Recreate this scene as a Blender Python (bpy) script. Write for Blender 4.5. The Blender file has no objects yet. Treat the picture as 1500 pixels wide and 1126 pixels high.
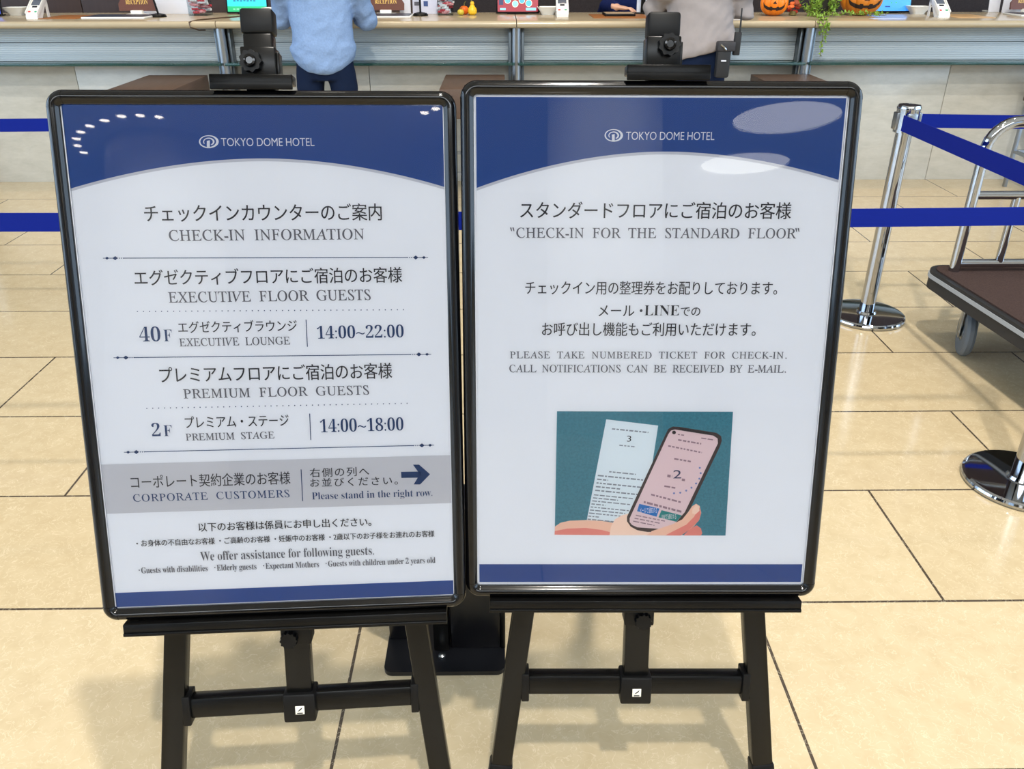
import bpy, bmesh, math, random
from mathutils import Matrix, Vector, noise
random.seed(7)
SC = bpy.context.scene
COL = SC.collection
R = math.radians

# ------------------------------------------------------------------ camera
FPX, CX, CY = 1216.0, 750.0, 563.0
TILT, YAW, EYE = R(27.5), R(-0.72), 1.5
cd = bpy.data.cameras.new('camera')
cd.sensor_fit = 'HORIZONTAL'; cd.sensor_width = 36; cd.lens = FPX / 1500 * 36
cam = bpy.data.objects.new('camera', cd); COL.objects.link(cam)
cam.location = (0, 0, EYE); cam.rotation_euler = (R(90) - TILT, 0, YAW)
cd.clip_start = .02; cd.clip_end = 200
SC.camera = cam
CM = Matrix.Rotation(YAW, 3, 'Z') @ Matrix.Rotation(R(90) - TILT, 3, 'X')

def ray(px, py): return CM @ Vector(((px - CX) / FPX, -(py - CY) / FPX, -1))
def at_y(px, py, Y):
    d = ray(px, py); return Vector((0, 0, EYE)) + d * (Y / d.y)
def at_z(px, py, z):
    d = ray(px, py); return Vector((0, 0, EYE)) + d * ((z - EYE) / d.z)

# ------------------------------------------------------------------ world, lights, exposure
w = bpy.data.worlds.new('sky'); SC.world = w; w.use_nodes = True
wb = w.node_tree.nodes['Background']
wb.inputs[0].default_value = (.62, .78, 1, 1); wb.inputs[1].default_value = 1.6
SC.view_settings.view_transform = 'Standard'; SC.view_settings.look = 'None'
SC.view_settings.exposure = 0.28; SC.view_settings.gamma = 1
SC.view_settings.use_curve_mapping = False

def area(name, loc, target, sx, sy, power, col, shape='RECTANGLE', spread=180):
    l = bpy.data.lights.new(name, 'AREA'); l.shape = shape; l.size = sx
    if shape in ('RECTANGLE', 'ELLIPSE'): l.size_y = sy
    l.energy = power; l.color = col; l.spread = R(spread)
    o = bpy.data.objects.new(name, l); COL.objects.link(o); o.location = loc
    o.rotation_euler = (Vector(target) - Vector(loc)).to_track_quat('-Z', 'Y').to_euler()
    return o
def spot(name, loc, target, power, col, ang=60, blend=.6, size=.12):
    l = bpy.data.lights.new(name, 'SPOT'); l.energy = power; l.color = col
    l.spot_size = R(ang); l.spot_blend = blend; l.shadow_soft_size = size
    o = bpy.data.objects.new(name, l); COL.objects.link(o); o.location = loc
    o.rotation_euler = (Vector(target) - Vector(loc)).to_track_quat('-Z', 'Y').to_euler()
    return o
CEIL = 6.4
area('ceiling_floodlight', (.5, -1.45, CEIL - .1), (.3, 2.0, 0), .22, .22, 215, (1, .95, .87), 'DISK')
area('ceiling_floodlight', (.5, 1.0, CEIL - .1), (.5, 1.3, 0), .2, .2, 190, (1, .95, .87), 'DISK')
area('added_overhead_fill', (0, -7.9, CEIL - .05), (0, -7.5, 0), 12, 4.6, 1450, (.84, .92, 1))  # added cool fill that brightens the signs; the ceiling has no opening here
area('daylight_left', (-8.6, 1.0, 2.8), (0, 2.5, 1.0), 9, 4.2, 330, (.62, .8, 1))
area('daylight_right', (8.6, 1.0, 2.8), (0, 2.5, 1.0), 9, 4.2, 330, (.62, .8, 1))
for _x in (-3.2, -1.1, 1.0, 3.1):
    spot('counter_downlight', (_x, 6.0, 5.2), (_x, 6.4, 1.1), 130, (1, .82, .6), 62, .8, .08)
    spot('lobby_downlight', (_x, 3.9, CEIL - .1), (_x, 4.2, 0), 110, (1, .93, .82), 70, .9, .15)

# ------------------------------------------------------------------ materials
def lin(c):
    r = []
    for v in c[:3]:
        v /= 255.0
        r.append(v / 12.92 if v <= .04045 else ((v + .055) / 1.055) ** 2.4)
    return (*r, 1)
MATS = {}
def mat(name, col, rough=.5, metal=0.0, spec=.5, var=0, scale=8, stretch=(1, 1, 1), bump=0, bscale=None, coat=0, emit=None, alpha=None, trans=0):
    if name in MATS: return MATS[name]
    m = bpy.data.materials.new(name); m.use_nodes = True; nt = m.node_tree
    b = nt.nodes['Principled BSDF']
    b.inputs['Base Color'].default_value = lin(col); b.inputs['Roughness'].default_value = rough
    b.inputs['Metallic'].default_value = metal; b.inputs['Specular IOR Level'].default_value = spec
    b.inputs['Coat Weight'].default_value = coat; b.inputs['Transmission Weight'].default_value = trans
    if alpha is not None: b.inputs['Alpha'].default_value = alpha
    tc = nt.nodes.new('ShaderNodeTexCoord'); mp = nt.nodes.new('ShaderNodeMapping')
    mp.inputs['Scale'].default_value = stretch; nt.links.new(tc.outputs['Object'], mp.inputs[0])
    if True:
        n = nt.nodes.new('ShaderNodeTexNoise'); n.inputs['Scale'].default_value = scale; n.inputs['Detail'].default_value = 5
        nt.links.new(mp.outputs[0], n.inputs[0])
        mx = nt.nodes.new('ShaderNodeMix'); mx.data_type = 'RGBA'
        v = var if var else .02
        c = lin(col); mx.inputs[6].default_value = (*[min(1, k * (1 - v)) for k in c[:3]], 1)
        mx.inputs[7].default_value = (*[min(1, k * (1 + v)) for k in c[:3]], 1)
        nt.links.new(n.outputs[0], mx.inputs[0]); nt.links.new(mx.outputs[2], b.inputs['Base Color'])
        if bump:
            n2 = n
            if bscale:
                n2 = nt.nodes.new('ShaderNodeTexNoise'); n2.inputs['Scale'].default_value = bscale; n2.inputs['Detail'].default_value = 3
                nt.links.new(mp.outputs[0], n2.inputs[0])
            bp = nt.nodes.new('ShaderNodeBump'); bp.inputs['Strength'].default_value = bump; bp.inputs['Distance'].default_value = .01
            nt.links.new(n2.outputs[0], bp.inputs['Height']); nt.links.new(bp.outputs[0], b.inputs['Normal'])
        if emit:
            nt.links.new(mx.outputs[2], b.inputs['Emission Color']); b.inputs['Emission Strength'].default_value = emit
    MATS[name] = m
    return m

BLACK = mat('black_aluminium', (6, 6, 8), .1, .0, .4)
BLACKM = mat('black_powder_coat', (9, 9, 9), .27, 0, .22, .06, 60)
KNOBM = mat('black_rubber_plastic', (9, 9, 10), .45, 0, .22)
CHROME = mat('chrome', (176, 179, 184), .05, 1)
STEEL = mat('brushed_steel', (160, 166, 172), .28, 1, .5, .05, 60, (1, 1, .03))
BELT = mat('blue_belt_webbing', (4, 27, 122), .75, 0, .15, .08, 120, (.2, .2, 3))
WHITE = mat('white_plastic', (232, 230, 224), .35)
WOOD = mat('brown_wood_veneer', (84, 66, 55), .45, 0, .4, .3, 9, (6, .6, 6))
DWOOD = mat('dark_wood_panel', (62, 44, 38), .5, 0, .4, .25, 7, (7, 7, .5))
SPECK = mat('dark_speckled_panel', (44, 36, 36), .7, 0, .3, .7, 130)
PAPER = mat('white_print_paper', (234, 236, 243), .7, 0, .2)
NAVY = mat('navy_print', (34, 74, 144), .7, 0, .2)
INKD = mat('dark_ink', (44, 44, 52), .7, 0, .2)
INKG = mat('grey_ink', (98, 98, 108), .7, 0, .2)
INKN = mat('navy_ink', (40, 64, 108), .7, 0, .2)
GREYB = mat('grey_print', (200, 200, 207), .7, 0, .2)
SILV = mat('silver_print', (196, 198, 208), .6, 0, .2)
SKIN = mat('skin', (222, 170, 142), .5, 0, .4, .05, 20)

def film_material():
    m = bpy.data.materials.new('clear_cover_film'); m.use_nodes = True; nt = m.node_tree; nt.nodes.clear()
    o = nt.nodes.new('ShaderNodeOutputMaterial'); mx = nt.nodes.new('ShaderNodeMixShader')
    fr = nt.nodes.new('ShaderNodeFresnel'); fr.inputs[0].default_value = 1.55
    t = nt.nodes.new('ShaderNodeBsdfTransparent'); g = nt.nodes.new('ShaderNodeBsdfGlossy'); g.inputs['Roughness'].default_value = .015
    tc = nt.nodes.new('ShaderNodeTexCoord'); n = nt.nodes.new('ShaderNodeTexNoise'); n.inputs['Scale'].default_value = 5
    bp = nt.nodes.new('ShaderNodeBump'); bp.inputs['Strength'].default_value = .05; bp.inputs['Distance'].default_value = .01
    nt.links.new(tc.outputs['Object'], n.inputs[0]); nt.links.new(n.outputs[0], bp.inputs['Height'])
    nt.links.new(fr.outputs[0], mx.inputs[0]); nt.links.new(t.outputs[0], mx.inputs[1]); nt.links.new(g.outputs[0], mx.inputs[2])
    nt.links.new(mx.outputs[0], o.inputs[0])
    return m
FILM = film_material()

def glass_material(name, col, rough=0, mixv=.5):
    m = bpy.data.materials.new(name); m.use_nodes = True; nt = m.node_tree; nt.nodes.clear()
    o = nt.nodes.new('ShaderNodeOutputMaterial'); mx = nt.nodes.new('ShaderNodeMixShader')
    fr = nt.nodes.new('ShaderNodeFresnel'); fr.inputs[0].default_value = 1.5
    t = nt.nodes.new('ShaderNodeBsdfTransparent'); t.inputs[0].default_value = lin(col)
    g = nt.nodes.new('ShaderNodeBsdfGlossy'); g.inputs['Roughness'].default_value = rough
    ge = nt.nodes.new('ShaderNodeNewGeometry'); iv = nt.nodes.new('ShaderNodeMath'); iv.operation = 'SUBTRACT'; iv.inputs[0].default_value = 1
    mu = nt.nodes.new('ShaderNodeMath'); mu.operation = 'MULTIPLY'
    nt.links.new(ge.outputs['Backfacing'], iv.inputs[1]); nt.links.new(iv.outputs[0], mu.inputs[0]); nt.links.new(fr.outputs[0], mu.inputs[1])
    nt.links.new(mu.outputs[0], mx.inputs[0]); nt.links.new(t.outputs[0], mx.inputs[1]); nt.links.new(g.outputs[0], mx.inputs[2])
    nt.links.new(mx.outputs[0], o.inputs[0])
    return m
CLEAR = glass_material('clear_acrylic', (240, 244, 246), .03)
LEDGE = mat('green_edge_glass', (38, 72, 68), .06, 0, .5, alpha=.82)

def floor_material():
    m = bpy.data.materials.new('cream_marble_tiles'); m.use_nodes = True; nt = m.node_tree
    b = nt.nodes['Principled BSDF']; L = nt.links.new
    tc = nt.nodes.new('ShaderNodeTexCoord'); mp = nt.nodes.new('ShaderNodeMapping')
    mp.inputs['Location'].default_value = (.645 - 1.005 * .5 * 0 + 0, .0, 0)
    mp.inputs['Location'].default_value = FLOOR_OFF
    L(tc.outputs['Object'], mp.inputs[0])
    br = nt.nodes.new('ShaderNodeTexBrick'); br.offset = .5; br.offset_frequency = 2; br.squash = 1
    br.inputs['Scale'].default_value = 1; br.inputs['Brick Width'].default_value = 1.005; br.inputs['Row Height'].default_value = .5025
    br.inputs['Mortar Size'].default_value = .0038; br.inputs['Mortar Smooth'].default_value = .1; br.inputs['Bias'].default_value = 0
    br.inputs['Color1'].default_value = lin((196, 178, 145)); br.inputs['Color2'].default_value = lin((190, 171, 137))
    br.inputs['Mortar'].default_value = lin((74, 64, 54))
    L(mp.outputs[0], br.inputs[0])
    n = nt.nodes.new('ShaderNodeTexNoise'); n.inputs['Scale'].default_value = 16; n.inputs['Detail'].default_value = 10; n.inputs['Roughness'].default_value = .65; n.inputs['Distortion'].default_value = .5
    L(tc.outputs['Object'], n.inputs[0])
    cr = nt.nodes.new('ShaderNodeValToRGB'); cr.color_ramp.elements[0].position = .35; cr.color_ramp.elements[0].color = (.90, .88, .84, 1)
    cr.color_ramp.elements[1].position = .62; cr.color_ramp.elements[1].color = (1, 1, 1, 1)
    L(n.outputs[0], cr.inputs[0])
    mu = nt.nodes.new('ShaderNodeMix'); mu.data_type = 'RGBA'; mu.blend_type = 'MULTIPLY'; mu.inputs[0].default_value = .8
    L(br.outputs['Color'], mu.inputs[6]); L(cr.outputs[0], mu.inputs[7])
    # fine pale veins
    n2 = nt.nodes.new('ShaderNodeTexNoise'); n2.inputs['Scale'].default_value = 30; n2.inputs['Detail'].default_value = 6; n2.inputs['Distortion'].default_value = 1.2
    L(tc.outputs['Object'], n2.inputs[0])
    c2 = nt.nodes.new('ShaderNodeValToRGB'); e = c2.color_ramp.elements
    e[0].position = .485; e[0].color = (0, 0, 0, 1); e[1].position = .515; e[1].color = (0, 0, 0, 1)
    k = e.new(.5); k.color = (1, 1, 1, 1)
    L(n2.outputs[0], c2.inputs[0])
    m3 = nt.nodes.new('ShaderNodeMath'); m3.operation = 'MULTIPLY'; m3.inputs[1].default_value = .3; L(c2.outputs[0], m3.inputs[0])
    mv = nt.nodes.new('ShaderNodeMix'); mv.data_type = 'RGBA'; mv.inputs[7].default_value = lin((240, 226, 196))
    L(m3.outputs[0], mv.inputs[0]); L(mu.outputs[2], mv.inputs[6])
    L(mv.outputs[2], b.inputs['Base Color'])
    b.inputs['Roughness'].default_value = .13; b.inputs['Specular IOR Level'].default_value = .45
    return m
FLOOR_OFF = (0.36, 0.365, 0)

def marble_material():
    m = bpy.data.materials.new('pale_grey_marble'); m.use_nodes = True; nt = m.node_tree; L = nt.links.new
    b = nt.nodes['Principled BSDF']; tc = nt.nodes.new('ShaderNodeTexCoord'); mp = nt.nodes.new('ShaderNodeMapping')
    mp.inputs['Scale'].default_value = (1.0, 1, 3); L(tc.outputs['Object'], mp.inputs[0])
    n = nt.nodes.new('ShaderNodeTexNoise'); n.inputs['Scale'].default_value = 6; n.inputs['Detail'].default_value = 12; n.inputs['Roughness'].default_value = .72; n.inputs['Distortion'].default_value = .2
    L(mp.outputs[0], n.inputs[0]); cr = nt.nodes.new('ShaderNodeValToRGB'); e = cr.color_ramp.elements
    e[0].position = .3; e[0].color = lin((178, 175, 165)); e[1].position = .66; e[1].color = lin((196, 193, 183))
    L(n.outputs[0], cr.inputs[0]); L(cr.outputs[0], b.inputs['Base Color'])
    b.inputs['Roughness'].default_value = .22
    return m
MARBLE = marble_material()

def ribbed_material():
    m = bpy.data.materials.new('ribbed_frosted_glass'); m.use_nodes = True; nt = m.node_tree; L = nt.links.new
    b = nt.nodes['Principled BSDF']; b.inputs['Base Color'].default_value = lin((176, 190, 192)); b.inputs['Roughness'].default_value = .25
    tc = nt.nodes.new('ShaderNodeTexCoord'); wv = nt.nodes.new('ShaderNodeTexWave'); wv.bands_direction = 'Z'; wv.inputs['Scale'].default_value = 26
    L(tc.outputs['Object'], wv.inputs[0]); bp = nt.nodes.new('ShaderNodeBump'); bp.inputs['Strength'].default_value = .35; bp.inputs['Distance'].default_value = .004
    L(wv.outputs[0], bp.inputs['Height']); L(bp.outputs[0], b.inputs['Normal'])
    mx = nt.nodes.new('ShaderNodeMix'); mx.data_type = 'RGBA'; mx.inputs[6].default_value = lin((166, 178, 185)); mx.inputs[7].default_value = lin((190, 198, 201))
    L(wv.outputs[0], mx.inputs[0]); L(mx.outputs[2], b.inputs['Base Color'])
    return m
RIBBED = ribbed_material()

# ------------------------------------------------------------------ mesh helpers
def ellring(c, rx, ry, n=20, ax=None, ay=None):
    ax = Vector(ax or (1, 0, 0)); ay = Vector(ay or (0, 1, 0)); c = Vector(c)
    return [c + ax * rx * math.cos(a) + ay * ry * math.sin(a) for a in (k * 2 * math.pi / n for k in range(n))]
class MB:
    """collects shapes in world space (through an optional frame matrix); build() links them as ONE mesh object"""
    def __init__(s, M=None): s.bm = bmesh.new(); s.M = M
    def _new(s, verts): 
        if s.M is not None: bmesh.ops.transform(s.bm, matrix=s.M, verts=verts)
    def box(s, x0, x1, y0, y1, z0, z1, bev=0, seg=2, T=None):
        r = bmesh.ops.create_cube(s.bm, size=1); vs = r['verts']
        for v in vs:
            v.co = Vector(((x0 + x1) / 2 + v.co.x * (x1 - x0), (y0 + y1) / 2 + v.co.y * (y1 - y0), (z0 + z1) / 2 + v.co.z * (z1 - z0)))
        if bev:
            es = list({e for v in vs for e in v.link_edges})
            g = bmesh.ops.bevel(s.bm, geom=es, offset=bev, segments=seg, profile=.5, affect='EDGES')
            vs = list({v for f in g['faces'] for v in f.verts} | {v for v in vs if v.is_valid})
        if T is not None: bmesh.ops.transform(s.bm, matrix=T, verts=vs)
        s._new(vs); return s
    def loft(s, rings, cap=True):
        """rings: list of lists of Vectors with equal counts"""
        vr = [[s.bm.verts.new(p) for p in r] for r in rings]
        n = len(vr[0])
        for a, b in zip(vr, vr[1:]):
            for i in range(n): s.bm.faces.new((a[i], a[(i + 1) % n], b[(i + 1) % n], b[i]))
        if cap:
            s.bm.faces.new(list(reversed(vr[0]))); s.bm.faces.new(vr[-1])
        s._new([v for r in vr for v in r]); return s
    def tube(s, pts, rad, n=12, cap=True, closed=False):
        pts = [Vector(p) for p in pts]; rads = rad if isinstance(rad, (list, tuple)) else [rad] * len(pts)
        rings = []; up = None; N = len(pts)
        for i, p in enumerate(pts):
            t = ((pts[(i + 1) % N] if closed else pts[min(i + 1, N - 1)]) - (pts[i - 1] if closed else pts[max(i - 1, 0)])).normalized()
            if up is None: up = t.orthogonal().normalized()
            up = (up - t * up.dot(t)).normalized(); sd = t.cross(up)
            rings.append([p + (up * math.cos(a) + sd * math.sin(a)) * rads[i] for a in (k * 2 * math.pi / n for k in range(n))])
        if closed: rings.append(rings[0]); 
        return s.loft(rings, cap and not closed)
    def bar(s, p0, p1, wd, dp, side, bev=.003):
        """rectangular bar between two points; side = direction of its width"""
        p0, p1 = Vector(p0), Vector(p1); t = (p1 - p0).normalized(); sd = (Vector(side) - t * Vector(side).dot(t)).normalized(); nn = t.cross(sd)
        T = Matrix((sd, nn, t)).transposed().to_4x4(); T.translation = p0
        return s.box(-wd / 2, wd / 2, -dp / 2, dp / 2, 0, (p1 - p0).length, bev, 2, T)
    def lathe(s, prof, c=(0, 0, 0), n=32, T=None, cap=True):
        rings = []
        for r, z in prof:
            rings.append([Vector((r * math.cos(a), r * math.sin(a), z)) for a in (k * 2 * math.pi / n for k in range(n))])
        T2 = T if T is not None else Matrix.Translation(Vector(c))
        return s.loft([[T2 @ p for p in r] for r in rings], cap)
    def prism(s, pts, z0, z1, T=None):
        """flat outline (x, y) raised from z0 to z1"""
        T = T or Matrix.Identity(4)
        return s.loft([[T @ Vector((x, y, z0)) for x, y in pts], [T @ Vector((x, y, z1)) for x, y in pts]])
    def ball(s, c, r, sc=(1, 1, 1), u=16, v=10):
        g = bmesh.ops.create_uvsphere(s.bm, u_segments=u, v_segments=v, radius=1)
        for q in g['verts']: q.co = Vector(c) + Vector((q.co.x * r * sc[0], q.co.y * r * sc[1], q.co.z * r * sc[2]))
        s._new(g['verts']); return s
    def add(s, verts, faces):
        vs = [s.bm.verts.new(v) for v in verts]
        for f in faces:
            try: s.bm.faces.new([vs[i] for i in f])
            except ValueError: pass
        s._new(vs); return s
    def build(s, name, m, parent=None, smooth=35, tri=False):
        bmesh.ops.recalc_face_normals(s.bm, faces=s.bm.faces)
        return finish(name, s.bm, m, parent, smooth)
def finish(name, bm, m, parent=None, smooth=35):
    if parent is not None:
        bmesh.ops.transform(bm, matrix=parent_world(parent).inverted(), verts=bm.verts)
    me = bpy.data.meshes.new(name); bm.to_mesh(me); bm.free()
    if smooth:
        for p in me.polygons: p.use_smooth = True
        try: me.set_sharp_from_angle(angle=R(smooth))
        except Exception: pass
    ms = m if isinstance(m, (list, tuple)) else [m]
    for k in ms: me.materials.append(k)
    o = bpy.data.objects.new(name, me); COL.objects.link(o)
    if parent is not None: o.parent = parent
    return o
def parent_world(p):
    M = Matrix.Identity(4)
    while p is not None:
        M = p.matrix_basis @ M; p = p.parent
    return M
def tag(o, label, cat, group=None):
    o['label'] = label; o['category'] = cat
    if group: o['group'] = group
    return o
def thing(name, label, cat, loc=(0, 0, 0), rz=0, group=None, M=None):
    o = bpy.data.objects.new(name, None); COL.objects.link(o); o.empty_display_size = .1
    if M is not None: o.matrix_basis = M
    else: o.location = loc; o.rotation_euler = (0, 0, rz)
    if M is None: o.matrix_basis = Matrix.Translation(Vector(loc)) @ Matrix.Rotation(rz, 4, 'Z')
    return tag(o, label, cat, group)
def struct(name, mb, m, smooth=35):
    o = mb.build(name, m, None, smooth); o['kind'] = 'structure'; return o
def copy_tree(o, parent=None):
    c = o.copy(); COL.objects.link(c); c.parent = parent
    for ch in list(o.children): copy_tree(ch, c)
    return c
def dup(o, loc, rz, label, group=None):
    c = copy_tree(o); c.matrix_basis = Matrix.Translation(Vector(loc)) @ Matrix.Rotation(rz, 4, 'Z')
    c['label'] = label
    if group: c['group'] = group
    return c
def frame(loc, rz=0): return Matrix.Translation(Vector(loc)) @ Matrix.Rotation(rz, 4, 'Z')

# ------------------------------------------------------------------ lettering
def up(s, base):
    r = ''
    for ch in s:
        if 'A' <= ch <= 'Z': r += chr(base + ord(ch) - 65)
        elif 'a' <= ch <= 'z': r += chr(base + 26 + ord(ch) - 97)
        elif '0' <= ch <= '9': r += chr(0x1D7CE + ord(ch) - 48)
        else: r += ch
    return r
STYLE = {'jp': (None, 0, 0, [(k * .007, 0) for k in (-1, 1)]), 'jpb': (None, .0, 0, [(k * .012, 0) for k in (-1, 1)]),
         'roman': (0x1D434, .005, -.28, ()), 'bold': (0x1D400, -.0085, 0, ()), 'small': (0x1D400, -.003, 0, ()), 'heavy': (0x1D400, -.003, 0, ()), 'sans': (None, 0, 0, ()), 'plain': (None, -.004, 0, ())}
def text_mesh(s, kind, spacing):
    base, off, shear, _ = STYLE[kind]
    c = bpy.data.curves.new('lettering', 'FONT'); c.body = up(s.replace(' ', '  ') if kind == 'roman' else s, base) if base else s
    c.size = 1; c.offset = off; c.shear = shear; c.space_character = spacing; c.resolution_u = 4
    o = bpy.data.objects.new('lettering', c); COL.objects.link(o)
    dg = bpy.context.evaluated_depsgraph_get(); me = bpy.data.meshes.new_from_object(o.evaluated_get(dg))
    V = [v.co.copy() for v in me.vertices]; F = [tuple(p.vertices) for p in me.polygons]
    bpy.data.objects.remove(o); bpy.data.curves.remove(c); bpy.data.meshes.remove(me)
    x0 = min(v.x for v in V); x1 = max(v.x for v in V); y0 = min(v.y for v in V); y1 = max(v.y for v in V)
    return V, F, (x0, x1, y0, y1)
def letters(s, kind, x0, x1, y0, y1):
    """vertices/faces of a text fitted into a rectangle of a plane"""
    V, F, b = text_mesh(s, kind, 1)
    A = (x1 - x0) / (y1 - y0); h = b[3] - b[2]; wd = b[1] - b[0]; n = max(2, len(s))
    sp = max(.98, min(2.2, 1 + (A * h - wd) / (wd * (1 - 1 / n))))
    if abs(sp - 1) > .02: V, F, b = text_mesh(s, kind, sp)
    sx = (x1 - x0) / (b[1] - b[0]); sy = (y1 - y0) / (b[3] - b[2])
    out = [Vector((x0 + (v.x - b[0]) * sx, y0 + (v.y - b[2]) * sy, 0)) for v in V]
    return out, F, sx

# ------------------------------------------------------------------ the hall
FB = MB(); FB.box(-9, 9, -22, 9, -.1, 0)
struct('floor', FB, floor_material(), 0)
CEILM = mat('ceiling_paint', (226, 222, 214), .8)
WALLM = mat('hall_wall_paint', (206, 200, 190), .7, 0, .3, .04)
c_ = MB(); c_.box(-9.2, 9.2, -22.2, 9.2, CEIL, CEIL + .1); struct('ceiling', c_, CEILM, 0)
c_ = MB(); c_.box(-9, 9, 8.6, 8.8, 0, CEIL); struct('wall_back', c_, DWOOD, 0)
def window_wall(name, axis, pos, a0, a1, bays, z0=.3, z1=5.6):
    """wall with real openings, each with mullions and a pane"""
    m = MB(); t = .12
    def bx(mb, a, b, za, zb, th=t):
        if axis == 'x': mb.box(pos - th, pos + th, a, b, za, zb)
        else: mb.box(a, b, pos - th, pos + th, za, zb)
    bx(m, a0, a1, 0, z0); bx(m, a0, a1, z1, CEIL)
    edges = [a0] + [k for b in bays for k in b] + [a1]
    for i in range(0, len(edges), 2):
        if edges[i + 1] - edges[i] > .01: bx(m, edges[i], edges[i + 1], z0, z1)
    struct(name, m, WALLM, 0)
    global WN
    for b in bays:
        WN += 1; f = MB(); nb = max(1, round((b[1] - b[0]) / 1.5)); st = (b[1] - b[0]) / nb
        for k in range(nb + 1): bx(f, b[0] + k * st - .03, b[0] + k * st + .03, z0, z1, .05)
        for z in (z0 + .03, 2.6, z1 - .03): bx(f, b[0], b[1], z - .03, z + .03, .05)
        wo = struct('window_%d' % WN, f, mat('window_frame_grey', (120, 124, 128), .4), 0)
        g = MB(); bx(g, b[0], b[1], z0, z1, .006); g.build('pane', CLEAR, wo, 0)
WN = 0
window_wall('wall_left', 'x', -9, -22, 9, [(-14, -9), (-6, 6.5)])
window_wall('wall_right', 'x', 9, -22, 9, [(-14, -9), (-6, 6.5)])
c_ = MB(); c_.box(-9, 9, -22.1, -21.9, 0, CEIL); struct('wall_front', c_, WALLM, 0)

# round columns with a ring of downlights, round ceiling domes (seen mirrored in the sign films)
COLM = mat('column_panels', (214, 206, 196), .35, 0, .4, .04)
LAMP = mat('lamp_glow', (255, 246, 230), .5, emit=20)
DOME = mat('dome_light_glow', (255, 252, 246), .5, emit=4.5)
k0 = None; ndl = 0
RING = {'left': ((-4.0, -11.22), (-4.28, -11.17), (-4.58, -11.21), (-4.9, -11.39), (-5.22, -11.63), (-5.46, -11.9), (-5.64, -12.21), (-5.75, -12.54), (-5.77, -12.88)), 'right': ((.32, -10.92), (.5, -10.75))}
for cx_, cy_, side in ((-4.3, -12.7, 'left'), (1.6, -11.9, 'right')):
    c_ = MB(); c_.lathe([(1.0, 0), (1.0, CEIL)], (cx_, cy_, 0), 48); o = struct('column_%s' % side, c_, COLM)
    for (x, y) in RING[side]:
        p = (x, y, CEIL)
        if k0 is None:
            k0 = thing('downlight', '', 'downlight', p)
            d = MB(); d.lathe([(.075, -.02), (.085, -.02), (.085, 0), (.075, 0), (.075, -.02)], p, 20, None, False); d.build('trim_ring', WHITE, k0)
            d = MB(); d.lathe([(.0, -.012), (.07, -.012), (.07, 0), (0, 0)], p, 20); d.build('lamp', LAMP, k0)
            dd = k0
        else: dd = dup(k0, p, 0, '')
        dd['label'] = 'small round downlight in the arc around the %s round column, mirrored in the left sign' % side; dd['group'] = 'downlights around the %s column' % side
for i, (x, y, wh) in enumerate(((5.75, -14.9, 'nearer'), (5.9, -18.6, 'farther'))):
    t = thing('ceiling_dome', 'large round glowing ceiling dome on the right, the %s of the two' % wh, 'ceiling light', (x, y, CEIL), 0, 'round ceiling domes')
    d = MB(); d.lathe([(1.1, -.06), (1.2, -.06), (1.2, 0), (1.1, 0), (1.1, -.06)], (x, y, CEIL), 40, None, False); d.build('rim', WHITE, t)
    d = MB(); d.lathe([(0, -.04), (1.08, -.03), (1.08, 0), (0, 0)], (x, y, CEIL), 40); d.build('diffuser', DOME, t)

# ------------------------------------------------------------------ reception counter
CT, CF, CB = 1.10, 5.91, 6.80      # top height, front edge, back edge
SLAB = mat('pale_stone_worktop', (172, 157, 130), .2, 0, .5, .06, 14)
cnt = thing('reception_counter', 'long reception counter with pale worktop, ribbed glass and marble front', 'counter', (0, 6.15, 0))
PX0 = [at_y(p, 60, 5.97).x for p in (323, 756.5, 1190)]
PS = PX0[1] - PX0[0]; posts = [PX0[1] + PS * k for k in (-3, -2, -1, 0, 1, 2, 3)]
for a, b in zip(posts, posts[1:]):
    m = MB(); prof = []
    for k in range(9):
        an = -math.pi / 2 + math.pi * k / 8
        prof.append((CF + .020 - .020 * math.cos(an), CT - .022 + .022 * math.sin(an)))
    prof += [(CB, CT), (CB, CT - .044)]
    m.loft([[Vector((x, y, z)) for y, z in prof] for x in (a + .0025, b - .0025)])
    m.build('worktop', SLAB, cnt)
    m = MB(); m.box(a + .05, b - .05, 6.10, 6.12, .958, 1.054, .002); m.box(a + .05, b - .05, 6.10, 6.12, .840, .955, .002)
    m.build('ribbed_panel', RIBBED, cnt)
    m = MB(); m.box(a + .012, b - .012, 5.945, 6.12, .822, .840, .003); m.build('glass_ledge', LEDGE, cnt)
for x in posts:
    m = MB(); m.loft([ellring((x, 5.995, z), .030, .022, 20) for z in (0, CT - .045)]); m.build('post', STEEL, cnt)
    for sd in (-1, 1):
        m = MB(); m.box(x + sd * .042 - .010, x + sd * .042 + .010, 6.02, 6.09, 0, CT - .045, .002); m.build('post_bracket', mat('dark_bracket_metal', (92, 100, 106), .3, .9), cnt)
MJ = [at_y(p, 110, 6.15).x for p in (111, 541, 1390)]
st = MJ[1] - MJ[0]; js = [MJ[0] - 2 * st, MJ[0] - st, MJ[0], MJ[1], (MJ[1] + MJ[2]) / 2, MJ[2], MJ[2] + st, MJ[2] + 2 * st]
for a, b in zip(js, js[1:]):
    m = MB(); m.box(a + .002, b - .002, 6.15, 6.3, 0, .826, .0015); m.build('marble_panel', MARBLE, cnt)
m = MB(); m.box(js[0], js[-1], 6.19, 6.7, .02, 1.05); m.build('carcass', mat('dark_carcass', (50, 44, 40), .7), cnt)
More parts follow.
